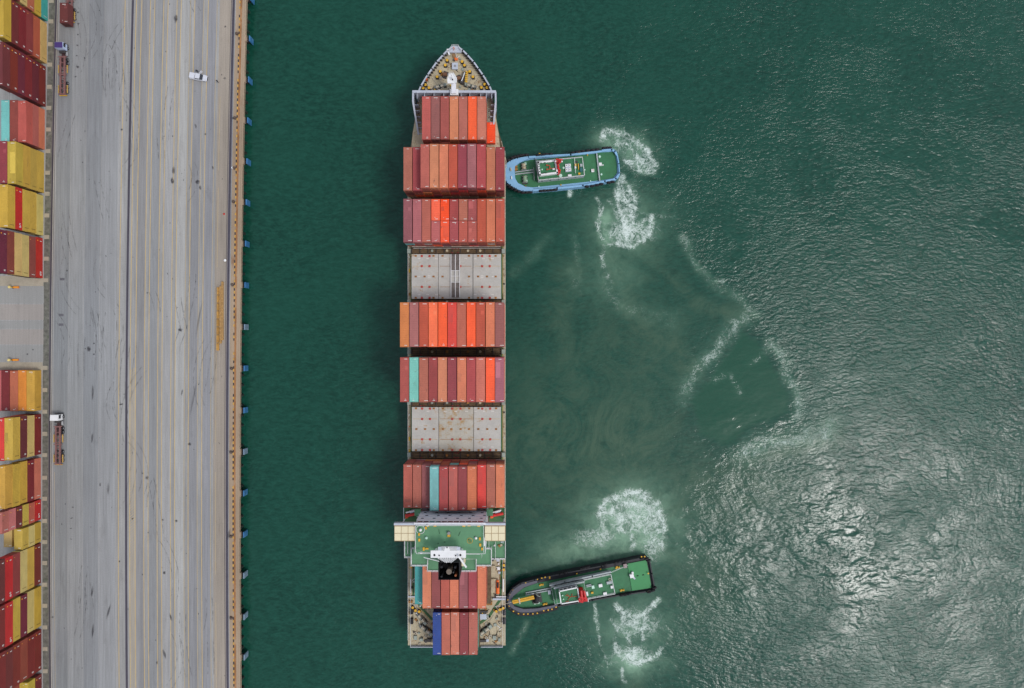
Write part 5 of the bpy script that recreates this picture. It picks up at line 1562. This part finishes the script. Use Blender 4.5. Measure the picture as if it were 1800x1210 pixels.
# skylight of four panes, rafts, domes, gear
sk = box4(T1, [(928, 366), (998, 358), (1008, 460), (932, 470)], hz, hz + .5).build('skylight', M_bul, tug)
for x, y in ((944, 384), (984, 380), (947, 440), (990, 436)):
    p = T1(x, y, hz + .6); MB().obox((p.x, p.y, hz + .55), (2.3 * .82, .0, 0)) if False else MB().obox((p.x, p.y, hz + .58), (.74, .74, .14), A1).build('skylight_pane', M_white, sk)
    MB().cyl((p.x, p.y), .14, hz + .65, hz + .74, 8).build('handle', M_dark, sk)
for x, y, r in ((865, 516, .5), (906, 415, .32)): p = T1(x, y, hz + .2); MB().cyl((p.x, p.y), r, hz, hz + .25, 14).build('tank_lid', M_mint, tug)
for x, y, w, h, m in ((986, 516, 1.1, .55, M_white), (1062, 378, .5, .7, M_yel), (1060, 412, .5, .6, M_white), (1076, 336, .6, .5, M_dark), (1138, 382, .7, .8, M_tgrey), (1112, 492, .6, .5, M_yel), (1138, 440, .7, 1.2, mat('blue_green_tarp', rgb(48, 104, 110), .7)), (1100, 400, .2, 1.8, M_yel)):
    p = T1(x, y, hz + .3); MB().obox((p.x, p.y, hz + .3), (w, h, .5), A1).build('deck_gear', m, tug)
mb = MB(); mb.rail([T1(1046, 290, hz), T1(1060, 490, hz)], 1.0, .06, 1.2); mb.build('railing', M_railm, tug)
# fore winches, towing guides
for c, m in (((380, 400), M_deck), ((395, 565), mat('winch_pale_green', rgb(140, 170, 140), .5, var=.15))):
    p = T1(*c, dz + 1); rz = A1 + math.pi / 2
    wn_ = MB().obox((p.x, p.y, dz + .1), (2.6, 1.6, .25), rz).build('tow_winch', M_dark, tug)
    u = Vector((math.cos(rz), math.sin(rz), 0))
    o_ = Vector((p.x, p.y, dz + .95))
    MB().tube(o_ - u * .8, o_ + u * .8, .62, 14).build('drum', m, wn_)
    for e in (-.85, 0.0, .85): MB().tube(o_ + u * (e - .06), o_ + u * (e + .06), .85, 16).build('flange', M_winch, wn_)
    MB().obox(tuple(o_ + Vector((.5, .9 if c[1] < 500 else -.6, 0))), (.6, .6, .7), A1).build('motor', M_mint, wn_)
for y0, y1 in ((470, 440), (500, 472)):
    MB().wall([T1(268, y0, dz + .5), T1(500, y1, dz + .5)], dz, dz + .5, .28).build('guide_rail', M_tgrey, tug)
for x, y in ((280, 440), (275, 400)): p = T1(x, y, dz); MB().obox((p.x, p.y, dz + .3), (.9, .7, .6), .3).build('rope_bin', M_rsock, tug)
for x, y in ((512, 500), (540, 380)): p = T1(x, y, dz); MB().wall([T1(x, y - 90, dz + 1), T1(x + 6, y + 70, dz + 1)], dz, dz + .9, .14).build('splash_plate', M_tgrey, tug)
p = T1(210, 440, bz); MB().obox((p.x, p.y, bz + .3), (.35, .9, .5), A1).build('bow_bitt', M_deck, tug)
p = T1(220, 550, bz); MB().obox((p.x, p.y, bz + .3), (.3, .9, .5), A1).build('bow_bitt', M_white, tug)
# after deck
MB().wall([T1(1345, 226, dz + 1), T1(1384, 580, dz + 1)], dz, dz + .7, .35).build('tow_rail', M_tgrey, tug)
for x, y, r in ((1382, 266, .36), (1405, 500, .3), (1185, 440, .2)): p = T1(x, y, dz + .6); MB().cyl((p.x, p.y), r, dz, dz + .6, 12).build('capstan', M_mint, tug)
p = T1(1390, 366, dz + .8); MB().obox((p.x, p.y, dz + .45), (.85, .85, .9), A1).build('tow_hook', M_white, tug)
MB().obox((p.x + .8, p.y - .2, dz + .4), (.5, .25, .3), A1).build('tow_hook_arm', M_white, tug)
p = T1(1290, 450, dz + .6); a = MB().obox((p.x, p.y, dz + .35), (.85, .85, .7), A1).build('deck_hatch', M_white, tug)
MB().cyl((p.x + .1, p.y + .1), .18, dz + .7, dz + .78, 8).build('handle', M_rsock, a)
for x, y in ((1220, 245), (1260, 590), (870, 640), (580, 660), (405, 655)): p = T1(x, y, dz + .4); MB().cyl((p.x, p.y), .2, dz, dz + .5, 8).build('bitt', random.choice((M_rsock, M_mint, M_yel)), tug)

# --- dark-hulled tug pushing near the ship's stern
T2 = zoomer(880, 960, .16111); A2 = math.atan2(48, 250)
tug2 = thing('green_tug', 'black-hulled tug with green deck and yellow bow beam, pushing near the ship\'s stern', 'tug', (18.0, -74.0, WZ))
outer = [(68, 615), (78, 545), (128, 472), (215, 412), (370, 370), (700, 300), (1100, 222), (1520, 138), (1600, 130), (1626, 160), (1652, 300), (1678, 440), (1664, 482), (1590, 500), (1300, 540), (1000, 595), (620, 662), (500, 698), (330, 732), (205, 732), (125, 692), (80, 655)]
deckp = [(114, 612), (142, 545), (257, 456), (400, 405), (700, 344), (1200, 234), (1592, 152), (1622, 300), (1648, 458), (1430, 490), (1000, 574), (600, 642), (400, 680), (250, 686), (152, 656)]
dz2, bz2 = -1.0, 0.0
PO2 = [T2(x, y, bz2) for x, y in outer]
MB().prism(PO2, WZ - 1, dz2 - .02).build('hull', M_tblack, tug2)
MB().prism([T2(x, y, dz2) for x, y in deckp], dz2 - .3, dz2 + .02).build('deck', M_tgreen, tug2)
MB().wall(PO2, dz2, bz2, .35, True).build('bulwark', M_tblack, tug2)
MB().prism([T2(x, y, bz2) for x, y in ((400, 376), (225, 418), (138, 476), (90, 548), (80, 615), (90, 650), (132, 686), (208, 724), (330, 724), (500, 692), (620, 658), (618, 640), (400, 682), (250, 690), (150, 660), (112, 612), (138, 548), (255, 452), (400, 402))], dz2, bz2 + .02).build('bow_bulwark_top', mat('tug_bow_grey', rgb(92, 92, 104), .6, var=.12), tug2)
# bow fender: fat black rubber roll
mb = MB(); mb.path([T2(x, y, -.8) for x, y in ((400, 372), (215, 414), (128, 472), (80, 545), (66, 615), (82, 660), (128, 698), (205, 738), (330, 738), (500, 704), (620, 668))], .7, 10)
mb.build('bow_fender', M_black, tug2)
for x, y in ((405, 365), (448, 352), (485, 342), (535, 340), (535, 352), (275, 405), (232, 428), (190, 452), (138, 482), (105, 530), (82, 588), (95, 655), (140, 712), (195, 738), (252, 744), (298, 742), (352, 740), (400, 734), (470, 706), (520, 698), (560, 690), (605, 666), (1538, 118), (1572, 116), (1610, 500), (1648, 492), (1612, 300), (1270, 228), (832, 302), (1090, 254)):
    p = T2(x, y, -.05); MB().obox((p.x, p.y, -.1), (.42, .36, .22), A2).build('chain_clip', M_yel, tug2)
for x, y in ((880, 250), (915, 240), (950, 232), (710, 292), (1140, 205), (1255, 182), (1290, 175), (1330, 168), (1360, 164), (1545, 128), (1590, 132), (1612, 150), (1320, 530), (1360, 524), (1400, 516), (1620, 494), (1660, 478), (1676, 450), (660, 305), (430, 360)):
    tyre(tug2, T2(x, y + (-4 if y < 330 and x < 1500 else 5), -.25), A2)
# yellow bow beam over the tow winch
yb_ = MB().prism([T2(x, y, 1.2) for x, y in ((126, 598), (360, 543), (370, 580), (136, 634))], .7, 1.2).build('bow_beam', M_yel, tug2)
MB().obox(tuple(T2(205, 598, 1.35)), (.35, 1.9, .25), A2).build('beam_clamp', M_rope, yb_)
MB().wall([T2(126, 616, 1.25), T2(365, 562, 1.25)], 1.2, 1.3, .14).build('beam_rib', mat('deep_yellow', rgb(200, 140, 30), .6), yb_)
p = T2(395, 575, 0); wn_ = MB().obox((p.x, p.y, dz2 + .2), (3.0, 3.2, .4), A2).build('tow_winch', M_dark, tug2)
MB().tube((p.x - .3, p.y - 1.2, dz2 + 1), (p.x + .3, p.y + 1.2, dz2 + 1), .7, 14).build('drum', M_black, wn_)
for e in (-1.2, 1.2): MB().tube((p.x + e * .22 - .02, p.y + e - .07, dz2 + 1), (p.x + e * .25 + .02, p.y + e + .07, dz2 + 1), .95, 14).build('flange', M_winch, wn_)
for y0, y1 in ((512, 460), (535, 482)): MB().wall([T2(278, y0, dz2 + .5), T2(550, y1, dz2 + .5)], dz2, dz2 + .5, .3).build('guide_rail', M_tgrey, tug2)
for x, y in ((375, 628), (415, 622)): p = T2(x, y, dz2 + .5); MB().cyl((p.x, p.y), .3, dz2, dz2 + .5, 12).build('vent', M_mint, tug2)
for x, y in ((445, 422), (485, 632), (1275, 235), (1325, 482)):
    p = T2(x, y, dz2 + .2); b0 = MB().obox((p.x, p.y, dz2 + .15), (1.4, .5, .3), A2).build('double_bitt', M_yel, tug2)
    for e in (-.45, .45): MB().cyl((p.x + e * math.cos(A2), p.y + e * math.sin(A2)), .2, dz2 + .3, dz2 + .75, 8).build('post', M_yel, b0)
# house tiers
h1, h2, h3 = 1.4, 3.9, 6.4
d1 = box4(T2, [(548, 440), (1200, 300), (1245, 512), (590, 640)], dz2, h1).build('deckhouse', M_tgrey, tug2)
box4(T2, [(552, 444), (1197, 304), (1241, 509), (593, 635)], h1, h1 + .03).build('house_top', M_tgreen, d1)
MB().rail([T2(x, y, h1) for x, y in ((548, 440), (1200, 300), (1245, 512), (945, 570))], .95, .06, 1.4).build('railing', M_railm, d1)
MB().wall([T2(x, y, h1 + .9) for x, y in ((540, 432), (700, 392), (1000, 330), (1200, 286))], h1 - .6, h1 + .9, .4).build('side_screen', M_tgrey, d1)
d2 = box4(T2, [(588, 470), (912, 400), (940, 572), (618, 630)], h1, h2).build('upper_house', M_tgrey, tug2)
box4(T2, [(592, 474), (909, 404), (936, 569), (621, 626)], h2, h2 + .03).build('house_top', M_tgreen, d2)
MB().wall([T2(x, y, h2 + .7) for x, y in ((585, 462), (912, 392))], h2 - .5, h2 + .7, .35).build('side_screen', M_tgrey, d2)
for q in range(4):
    a = T2(600 + q * 75, 452 - q * 16, h2); MB().obox((a.x, a.y + .12, h2 - 1.1), (.7, .1, .6), -A2 * 0 + A2).build('window', M_glass, d2)
WP = [T2(x, y, h3) for x, y in ((640, 494), (838, 452), (858, 596), (660, 630))]
w2 = MB().prism(WP, h2, h3 - .3).build('wheelhouse', M_white, tug2)
MB().wall(WP, h3 - .3, h3 + .25, .3, True).build('parapet', M_white, w2)
MB().prism([p_ + (Vector(((WP[0].x + WP[2].x) / 2, (WP[0].y + WP[2].y) / 2, h3)) - p_) * .03 for p_ in WP], h3 - .3, h3 - .1).build('roof', M_tgreen, w2)
for q in range(4):
    a = T2(662 + q * 46, 492 - q * 10, h3); MB().obox((a.x, a.y + .1, h3 - .6), (.85, .28, .9), A2).build('window', M_glass, w2)
mb = MB()
for pts in ([(720, 525), (760, 555), (835, 548)], [(760, 555), (735, 585)], [(705, 540), (760, 552)], [(710, 605), (745, 600)], [(780, 520), (775, 555)]):
    mb.path([T2(x, y, h3 + .1) for x, y in pts], .09, 5)
mb.build('fire_main', M_copper, w2)
for x, y in ((675, 540), (685, 580)): p = T2(x, y, h3 + .2); MB().sphere((p.x, p.y, h3 + .2), .22).build('dome', M_mint, w2)
mz = 8.0
m2 = MB().prism([T2(x, y, mz - 1.5) for x, y in ((858, 488), (905, 482), (918, 560), (865, 570))], h1, mz - 1.5).build('mast', M_tred, tug2)
for pts in ([(850, 600), (950, 590)], [(862, 560), (945, 575)], [(870, 610), (920, 555)], [(860, 590), (900, 612)], [(880, 485), (890, 600)], [(910, 490), (935, 600)], [(855, 572), (865, 606)]):
    MB().path([T2(x, y, mz - .5) for x, y in pts], .34, 6).build('mast_arm', M_tred, m2)
for x, y in ((850, 596), (955, 592)): MB().tube(T2(x, y - 20, h1 + .5), T2(x, y + 18, h1 + .5), .12, 6).build('mast_stay', M_white, m2)
# gear on the house top and after deck
for x, y, w, h, m in ((1090, 432, 1.1, .9, M_white), (1008, 448, .8, .9, M_mint), (1185, 400, 1.6, .8, M_tgrey), (1215, 448, .8, .8, M_white), (945, 520, .5, 1.2, M_white), (1140, 520, 1.1, .8, M_white), (1000, 510, .7, .5, M_yel), (960, 425, 1.6, .25, M_tgrey), (965, 440, 1.6, .25, M_tgrey)):
    p = T2(x, y, h1 + .4); MB().obox((p.x, p.y, h1 + .3), (w, h, .55), A2).build('deck_gear', m, tug2)
p = T2(1190, 358, h1); MB().torus((p.x, p.y, h1 + .6), .38, .09).build('lifebuoy', M_rope, tug2)
ad = box4(T2, [(1384, 194), (1590, 154), (1646, 456), (1434, 490)], dz2, dz2 + .25).build('after_platform', M_tgreen2, tug2)
p = T2(1432, 328, dz2 + 1); MB().obox((p.x, p.y, dz2 + .7), (1.2, 1.1, .9), A2).build('tow_hook', M_white, ad)
MB().cyl((p.x + .25, p.y + .9), .34, dz2 + .25, dz2 + 1.0, 12).build('capstan', M_white, ad)
MB().obox((p.x + .8, p.y - .8, dz2 + .5), (.5, .7, .4), A2 + .6).build('hook_arm', M_bul, ad)
for x, y in ((1495, 326), (1556, 316)): p = T2(x, y, dz2 + .3); MB().obox((p.x, p.y, dz2 + .32), (.55, .22, .15), A2).build('lashing_eye', M_soot, ad)
p = T2(1358, 216, dz2 + .5); MB().obox((p.x, p.y, dz2 + .4), (1.0, 1.2, .8), A2).build('rope_bin', mat('pinkish_grey', rgb(170, 150, 150), .7, var=.2), tug2)
p = T2(535, 525, h1); MB().obox((p.x, p.y, dz2 + .5), (.8, 1.2, 1), A2).build('vent_box', M_bul, tug2)
MB().rail([T2(1200, 282, dz2), T2(1385, 200, dz2)], .9, .04, 1.5).build('railing', M_railm, tug2)

# tow lines
t = MB().path([T1(150, 420, .6), T1(150, 330, 2.0), T1(85, 60, 6.0)], .07, 5).build('towline', M_rope); tag(t, 'thin towline from the blue tug up to the ship\'s bow deck', 'rope')
t = MB().path([T2(130, 612, 1.0), T2(68, 628, 2.2), T2(40, 632, 4.8)], .06, 5).build('towline', M_rope); tag(t, 'short towline from the green tug to the ship\'s stern quarter', 'rope')

# ------------------------------------------------------------------ vehicles on the quay
M_chas = mat('chassis_red', rgb(132, 94, 92), 0.6, var=.15, rust=.2)
M_bary0 = mat('faded_yellow', rgb(196, 158, 84), .7, var=.2, rust=.4)
M_chasd = mat('chassis_dark', rgb(70, 46, 48), 0.7, var=.2)
M_tyre = M_black
wheel_t = MB().tube((-.3, 0, 0), (.3, 0, 0), .5, 14).mesh('tyre', M_black)
wheel_r = MB().tube((-.32, 0, 0), (.32, 0, 0), .26, 10).mesh('rim', M_steel)
def wheel(parent, x, y, r=1.0):
    o = bpy.data.objects.new('wheel', wheel_t); COL.objects.link(o); o.parent = parent; o.location = (x, y, .5 * r); o.scale = (r * .75, r, r)
    inst('rim', wheel_r, o)
def part(nm, mb, m, t):
    o = bpy.data.objects.new(nm, mb.mesh(nm, m)); COL.objects.link(o); o.parent = t; return o
def truck(label, x, y, cab_roof, cab_side, rz=0.0, L=14.2, cab=True, dy=0):
    """yard tractor pulling a skeletal container trailer; local +y is forward, origin under the trailer nose"""
    t = thing('container_truck', label, 'truck', (x, y, 0.015), rz, 'trucks on the quay road')
    if cab:
        c = part('cab', MB().prism([(-1.2, .9 + dy), (1.2, .9 + dy), (1.2, 2.7 + dy), (-1.2, 2.7 + dy)], .9, 3.0), cab_side, t)
        part('cab_roof', MB().prism([(-1.18, .95 + dy), (1.18, .95 + dy), (1.1, 2.6 + dy), (-1.1, 2.6 + dy)], 3.0, 3.14), cab_roof, c)
        part('windscreen', MB().box(-1.05, 1.05, 2.7 + dy, 2.73 + dy, 1.8, 2.85), M_glass, c)
        part('side_window', MB().box(1.2, 1.23, 1.5 + dy, 2.5 + dy, 1.8, 2.7), M_glass, c)
        part('side_window', MB().box(-1.23, -1.2, 1.5 + dy, 2.5 + dy, 1.8, 2.7), M_glass, c)
        part('bumper', MB().box(-1.2, 1.2, 2.72 + dy, 2.92 + dy, .4, .9), M_dark, t)
        part('mirror', MB().box(1.25, 1.5, 2.5 + dy, 2.6 + dy, 1.9, 2.5), M_dark, t)
        part('tractor_frame', MB().box(-.45, .45, -3.6 + dy, 2.6 + dy, .6, .95), M_chasd, t)
        part('fuel_tank', MB().tube((1.0, -.6 + dy, .75), (1.0, .5 + dy, .75), .35, 10), M_steel, t)
        part('cab_step', MB().box(-.9, .9, .1 + dy, .8 + dy, .95, 1.5), M_dark, t)
        for yy in (1.9, -1.7, -2.8):
            for xx in (-1.0, 1.0): wheel(t, xx, yy + dy)
    y0 = -.8
    fr_ = MB()
    for xx in (-.62, .62): fr_.box(xx - .22, xx + .22, y0 - L + 2.4, y0, 1.05, 1.4)
    part('main_beam', fr_, M_chas, t)
    for q in range(15):
        yy = y0 - .4 - q * (L - 3.2) / 14
        part('cross_member', MB().box(-.5, .5, yy - .10, yy + .10, 1.1, 1.32), M_chasd if q % 2 else M_chas, t)
    for yy in (y0 - .2, y0 - L / 2 + 1.4, y0 - L + 2.6):
        part('bolster', MB().box(-1.22, 1.22, yy - .13, yy + .13, 1.15, 1.43), M_chas, t)
    for yy in (y0 - 3.9, y0 - L + 4.2):
        for s in (-1, 1):
            part('guide_plate', MB().box(*sorted((s * 1.22, s * 1.42)), yy - 1.2, yy + 1.2, .9, 1.2), M_bary0, t)
    for yy in (y0 - L + 3.6, y0 - L + 4.9, y0 - L + 6.2):
        for xx in (-.95, .95): wheel(t, xx, yy)
    for s in (-1, 1): part('landing_leg', MB().box(s * .8 - .1, s * .8 + .1, y0 - 3.0, y0 - 2.8, .1, 1.05), M_dark, t)
    part('rear_bar', MB().box(-1.15, 1.15, y0 - L + 2.25, y0 - L + 2.4, .7, 1.0), M_yel, t)
    return t
M_purple = mat('purple_roof', rgb(76, 60, 122), .5, var=.08); M_bluecab = mat('blue_white_cab', rgb(186, 200, 226), .45, var=.06); M_tarp = mat('maroon_paint', rgb(112, 62, 80), .6, var=.12)
truck('yard truck with a purple cab roof and an empty skeletal trailer', -136.4, 88.2, M_purple, M_bluecab)
truck('yard truck with a white cab and an empty skeletal trailer beside the lower stacks', -137.8, -24.0, M_white, M_white)
truck('skeletal trailer loaded with a maroon box, cut by the top edge of the photo', -134.2, 110.5, M_white, M_white)
container(C20, 'wine', (-134.2, 99.15, 1.46), 'wine red short container riding on a truck trailer at the top edge', 'containers on trucks')

# pickup with its door open
M_pick = mat('silver_paint', rgb(216, 218, 226), .3, .0, var=.04, spec=.6)
c = W(347.8, 134.8, 1.2)
pk = thing('pickup_truck', 'silver double-cab pickup with a side door open on the quay', 'pickup', (c.x, c.y, .015), R(-10))
def car_body():
    mb = MB()
    # stations along x (rear to front): (x, half width, z low, z high)
    st = [(-2.65, .86, .5, 1.05), (-2.5, .92, .42, 1.1), (-.6, .94, .38, 1.1), (1.2, .94, .38, 1.1), (2.1, .92, .4, 1.05), (2.55, .80, .45, .95), (2.68, .62, .5, .85)]
    rings = []
    for x, w, a, b_ in st:
        i = len(mb.v); mb.v += [(x, -w, a), (x, w, a), (x, w, b_ - .12), (x, w - .1, b_), (x, -w + .1, b_), (x, -w, b_ - .12)]; rings.append(i)
    for a, b_ in zip(rings, rings[1:]):
        for k in range(6):
            q = (k + 1) % 6; mb.f.append((a + k, a + q, b_ + q, b_ + k)); mb.mi.append(0)
    mb.f.append(tuple(rings[0] + k for k in range(5, -1, -1))); mb.f.append(tuple(rings[-1] + k for k in range(6))); mb.mi += [0, 0]
    return mb
part('body', car_body(), M_pick, pk)
cabm = MB(); i = 0
cab_s = [(-.75, .84, 1.08), (-.55, .74, 1.72), (.75, .74, 1.74), (1.45, .82, 1.08)]
for x, w, z in cab_s: cabm.v += [(x, -w, z), (x, w, z)]
cabm.f += [(0, 1, 3, 2)[::-1], (2, 3, 5, 4)[::-1], (4, 5, 7, 6)[::-1], (0, 2, 4, 6), (1, 7, 5, 3)]; cabm.mi += [0] * 5
part('cab', cabm, M_glass, pk)
part('roof', MB().prism([(-.6, -.76), (.8, -.76), (.8, .76), (-.6, .76)], 1.70, 1.78), M_pick, pk)
part('bed_cover', MB().box(-2.5, -.85, -.82, .82, 1.08, 1.55), M_pick, pk)
part('bonnet', MB().prism([(1.5, -.78), (2.45, -.7), (2.45, .7), (1.5, .78)], 1.06, 1.13), M_pick, pk)
part('grille', MB().box(2.66, 2.74, -.6, .6, .5, .8), M_soot, pk)
for s in (-1, 1):
    part('headlight', MB().box(2.5, 2.62, *sorted((s * .5, s * .75)), .78, .92), M_mark, pk)
    part('side_window', MB().box(-.5, .95, *sorted((s * .80, s * .83)), 1.15, 1.55), M_glass, pk)
    for xx in (-1.7, 1.75):
        o = bpy.data.objects.new('wheel', wheel_t); COL.objects.link(o); o.parent = pk; o.location = (xx, s * .8, .38); o.scale = (.4, .76, .76); o.rotation_euler = (0, 0, R(90)); inst('rim', wheel_r, o)
part('door', MB().obox((.55, 1.45, .95), (.1, 1.05, 1.0), R(-28)), M_pick, pk)

# ------------------------------------------------------------------ people
M_skin = mat('skin', rgb(170, 120, 92), .6, var=.05); M_hair = mat('dark_hair', rgb(30, 26, 24), .7)
def person(label, loc, rz, cloth, hat, pose=0.0, arm=0.25):
    """one skinned figure 1.75 m tall; trousers and top share the cloth, helmet or hair is a child"""
    me = bpy.data.meshes.new('person')
    s = math.sin(pose) * .25
    J = [(0, 0, .95, .15, .11), (0, 0, 1.2, .15, .10), (0, .0, 1.42, .17, .10), (0, .01, 1.52, .06, .06), (0, .03, 1.64, .095, .11), (0, .02, 1.74, .07, .08),
         (.10, 0, .88, .10, .10), (.11, .05 + s, .50, .065, .07), (.11, .02 + s * 1.6, .09, .05, .05), (.11, .16 + s * 1.6, .05, .045, .035),
         (-.10, 0, .88, .10, .10), (-.11, .05 - s, .50, .065, .07), (-.11, .02 - s * 1.6, .09, .05, .05), (-.11, .16 - s * 1.6, .05, .045, .035),
         (.21, 0, 1.40, .06, .06), (.21 + arm * .5, .04, 1.14, .045, .045), (.21 + arm * .6, .22, .96, .035, .035), (.21 + arm * .6, .30, .92, .03, .02),
         (-.21, 0, 1.40, .06, .06), (-.21 - arm * .5, .04, 1.14, .045, .045), (-.21 - arm * .6, .20, .94, .035, .035), (-.21 - arm * .6, .28, .90, .03, .02)]
    E = [(0, 1), (1, 2), (2, 3), (3, 4), (4, 5), (0, 6), (6, 7), (7, 8), (8, 9), (0, 10), (10, 11), (11, 12), (12, 13), (2, 14), (14, 15), (15, 16), (16, 17), (2, 18), (18, 19), (19, 20), (20, 21)]
    me.from_pydata([j[:3] for j in J], E, []); me.update()
    me.materials.append(cloth)
    o = bpy.data.objects.new('person', me); COL.objects.link(o)
    o.modifiers.new('skin', 'SKIN')
    if not me.skin_vertices: bpy.context.view_layer.update()
    for q, j in enumerate(J):
        me.skin_vertices[0].data[q].radius = (j[3], j[4]); me.skin_vertices[0].data[q].use_root = q == 0
    sd = o.modifiers.new('smooth', 'SUBSURF'); sd.levels = 1; sd.render_levels = 1
    o.location = loc; o.rotation_euler = (0, 0, rz)
    tag(o, label, 'person')
    f = MB().sphere((0, .045, 1.64), .098, 10, 8, sz=1.25)
    f.obox((0, .15, 1.63), (.03, .04, .05)); f.obox((.1, .03, 1.63), (.02, .04, .06)); f.obox((-.1, .03, 1.63), (.02, .04, .06))
    part('face', f, M_skin, o)
    part('eyes', MB().sphere((.035, .135, 1.66), .014, 6, 4).sphere((-.035, .135, 1.66), .014, 6, 4), M_hair, o)
    part('helmet' if hat is not M_hair else 'hair', MB().sphere((0, .02, 1.69), .135, 12, 6, True).cyl((0, .03), .16, 1.68, 1.70, 12), hat, o)
    return o
M_cover = mat('orange_coverall', rgb(244, 120, 40), .8, var=.1); M_navy = mat('navy_clothes', rgb(40, 44, 60), .85, var=.15); M_greyc = mat('dark_grey_clothes', rgb(56, 54, 58), .85, var=.15)
p = W(798.4, 85.5, 10.4); person('person in orange coveralls standing at the very tip of the ship\'s bow', (p.x, p.y, FD + 1.15), R(150), M_cover, M_orange, .6)
p = ZB(322, 778, FD + 1); person('person in orange coveralls leaning by the bow bulwark on the quay side', (p.x + .2, p.y, FD), R(60), M_cover, M_red, .4, .5)
p = W(346.5, 125.2, .9); person('person in dark clothes standing by the open pickup door', (p.x, p.y, .015), R(200), M_navy, M_hair, .5)
p = W(382.6, 143.3, .9); person('person in grey clothes standing alone beside the pickup', (p.x, p.y, .015), R(90), M_greyc, M_hair, .3)

# ------------------------------------------------------------------ yellow barriers stored by the seaward rail
M_bary = mat('barrier_yellow', rgb(190, 146, 78), .7, var=.25, rust=.4); M_baro = mat('barrier_orange', rgb(184, 146, 96), .7, var=.3)
bar_me = MB().prism([(-.4, -1.12), (.4, -1.12), (.4, 1.12), (-.4, 1.12)], 0, .35).prism([(-.18, -1.1), (.18, -1.1), (.18, 1.1), (-.18, 1.1)], .35, .85).mesh('body', M_bary)
foot_me = MB().box(-.46, .46, -.16, .16, -.01, .12).mesh('foot', M_dark)
for q in range(8):
    p = W(384.2 - q * .12, 512 + q * 14.0, 0)
    t = thing('yellow_barrier', 'yellow road barrier, %s from the top in the single file beside the ribbed stack' % ORD[q], 'barrier', (p.x, p.y, .02), R(-.5), 'yellow barriers by the crane rail')
    inst('body', bar_me, t); inst('foot', foot_me, t, (0, -.8, 0)); inst('foot', foot_me, t, (0, .8, 0))
rib_me = MB().prism([(-.26, -.13), (.26, -.13), (.26, .13), (-.26, .13)], .5, .62).mesh('slat', M_baro)
for q, (px, ya, yb_, wd) in enumerate(((388.6, 503, 604, 'inner'), (391.8, 495.5, 598, 'seaward'))):
    a, b_ = W(px, ya, 0), W(px - .8, yb_, 0)
    t = thing('slatted_rack', 'long rack of close-set orange-yellow slats, the %s one of the pair' % wd, 'rack', (a.x, a.y, .02), 0, 'slatted racks by the crane rail')
    inst('bed', MB().box(-.24, .24, b_.y - a.y, 0, 0, .5).mesh('bed', M_bary), t)
    n = int((a.y - b_.y) / .42)
    for k in range(n):
        inst('slat', rib_me, t, (random.uniform(-.03, .03), -.2 - k * .42, random.uniform(0, .05)), R(25))

# round yellow lamp posts with striped boards at the cross road
for px, py, wd in ((18.5, 505.5, 'upper'), (17.5, 633, 'lower')):
    p = W(px + 5, py, 0)
    t = thing('warning_post', 'yellow round-topped post with an orange striped board at the %s corner of the cross road' % wd, 'post', (p.x, p.y, .02), 0, 'warning posts at the cross road')
    part('pole', MB().cyl((0, 0), .16, 0, 1.4, 10), M_yel, t)
    part('globe', MB().sphere((0, 0, 1.6), .45, 12, 8), mat('pale_globe', rgb(226, 204, 130), .5), t)
    part('base', MB().cyl((0, 0), .4, 0, .12, 12), M_dark, t)
    bd = part('board', MB().box(.3, 2.0, -.3, .3, .3, .5), M_orange, t)
    for q in range(5): part('stripe', MB().box(.42 + q * .33, .58 + q * .33, -.29, .29, .5, .512), M_yel, bd)

# small litter of the berth: cones and boxes near the seaward rail
for px, py, m, lab in ((394, 376.5, M_red, 'small red cone lying on the berth strip inland of the crane rail'), (410, 296, M_white, 'small white canister standing seaward of the crane rail'), (396, 458, M_white, 'small white sack lying beside the crane rail')):
    p = W(px, py, 0)
    if m is M_red:
        t = thing('traffic_cone', lab, 'cone', (p.x, p.y, .02)); part('base', MB().box(-.25, .25, -.25, .25, 0, .05), m, t); part('cone', MB().cyl((0, 0), .2, .05, .7, 12, .04), m, t)
    elif 'canister' in lab:
        t = thing('canister', lab, 'canister', (p.x, p.y, .02)); part('drum', MB().cyl((0, 0), .32, 0, .7, 14), m, t); part('cap', MB().cyl((.1, 0), .09, .7, .78, 8), M_dark, t)
    else:
        t = thing('sack', lab, 'sack', (p.x, p.y, .02)); part('bag', MB().sphere((0, 0, .18), .42, 12, 6, sz=.45), m, t); part('tie', MB().cyl((.4, 0), .08, .12, .26, 8), M_rope, t)
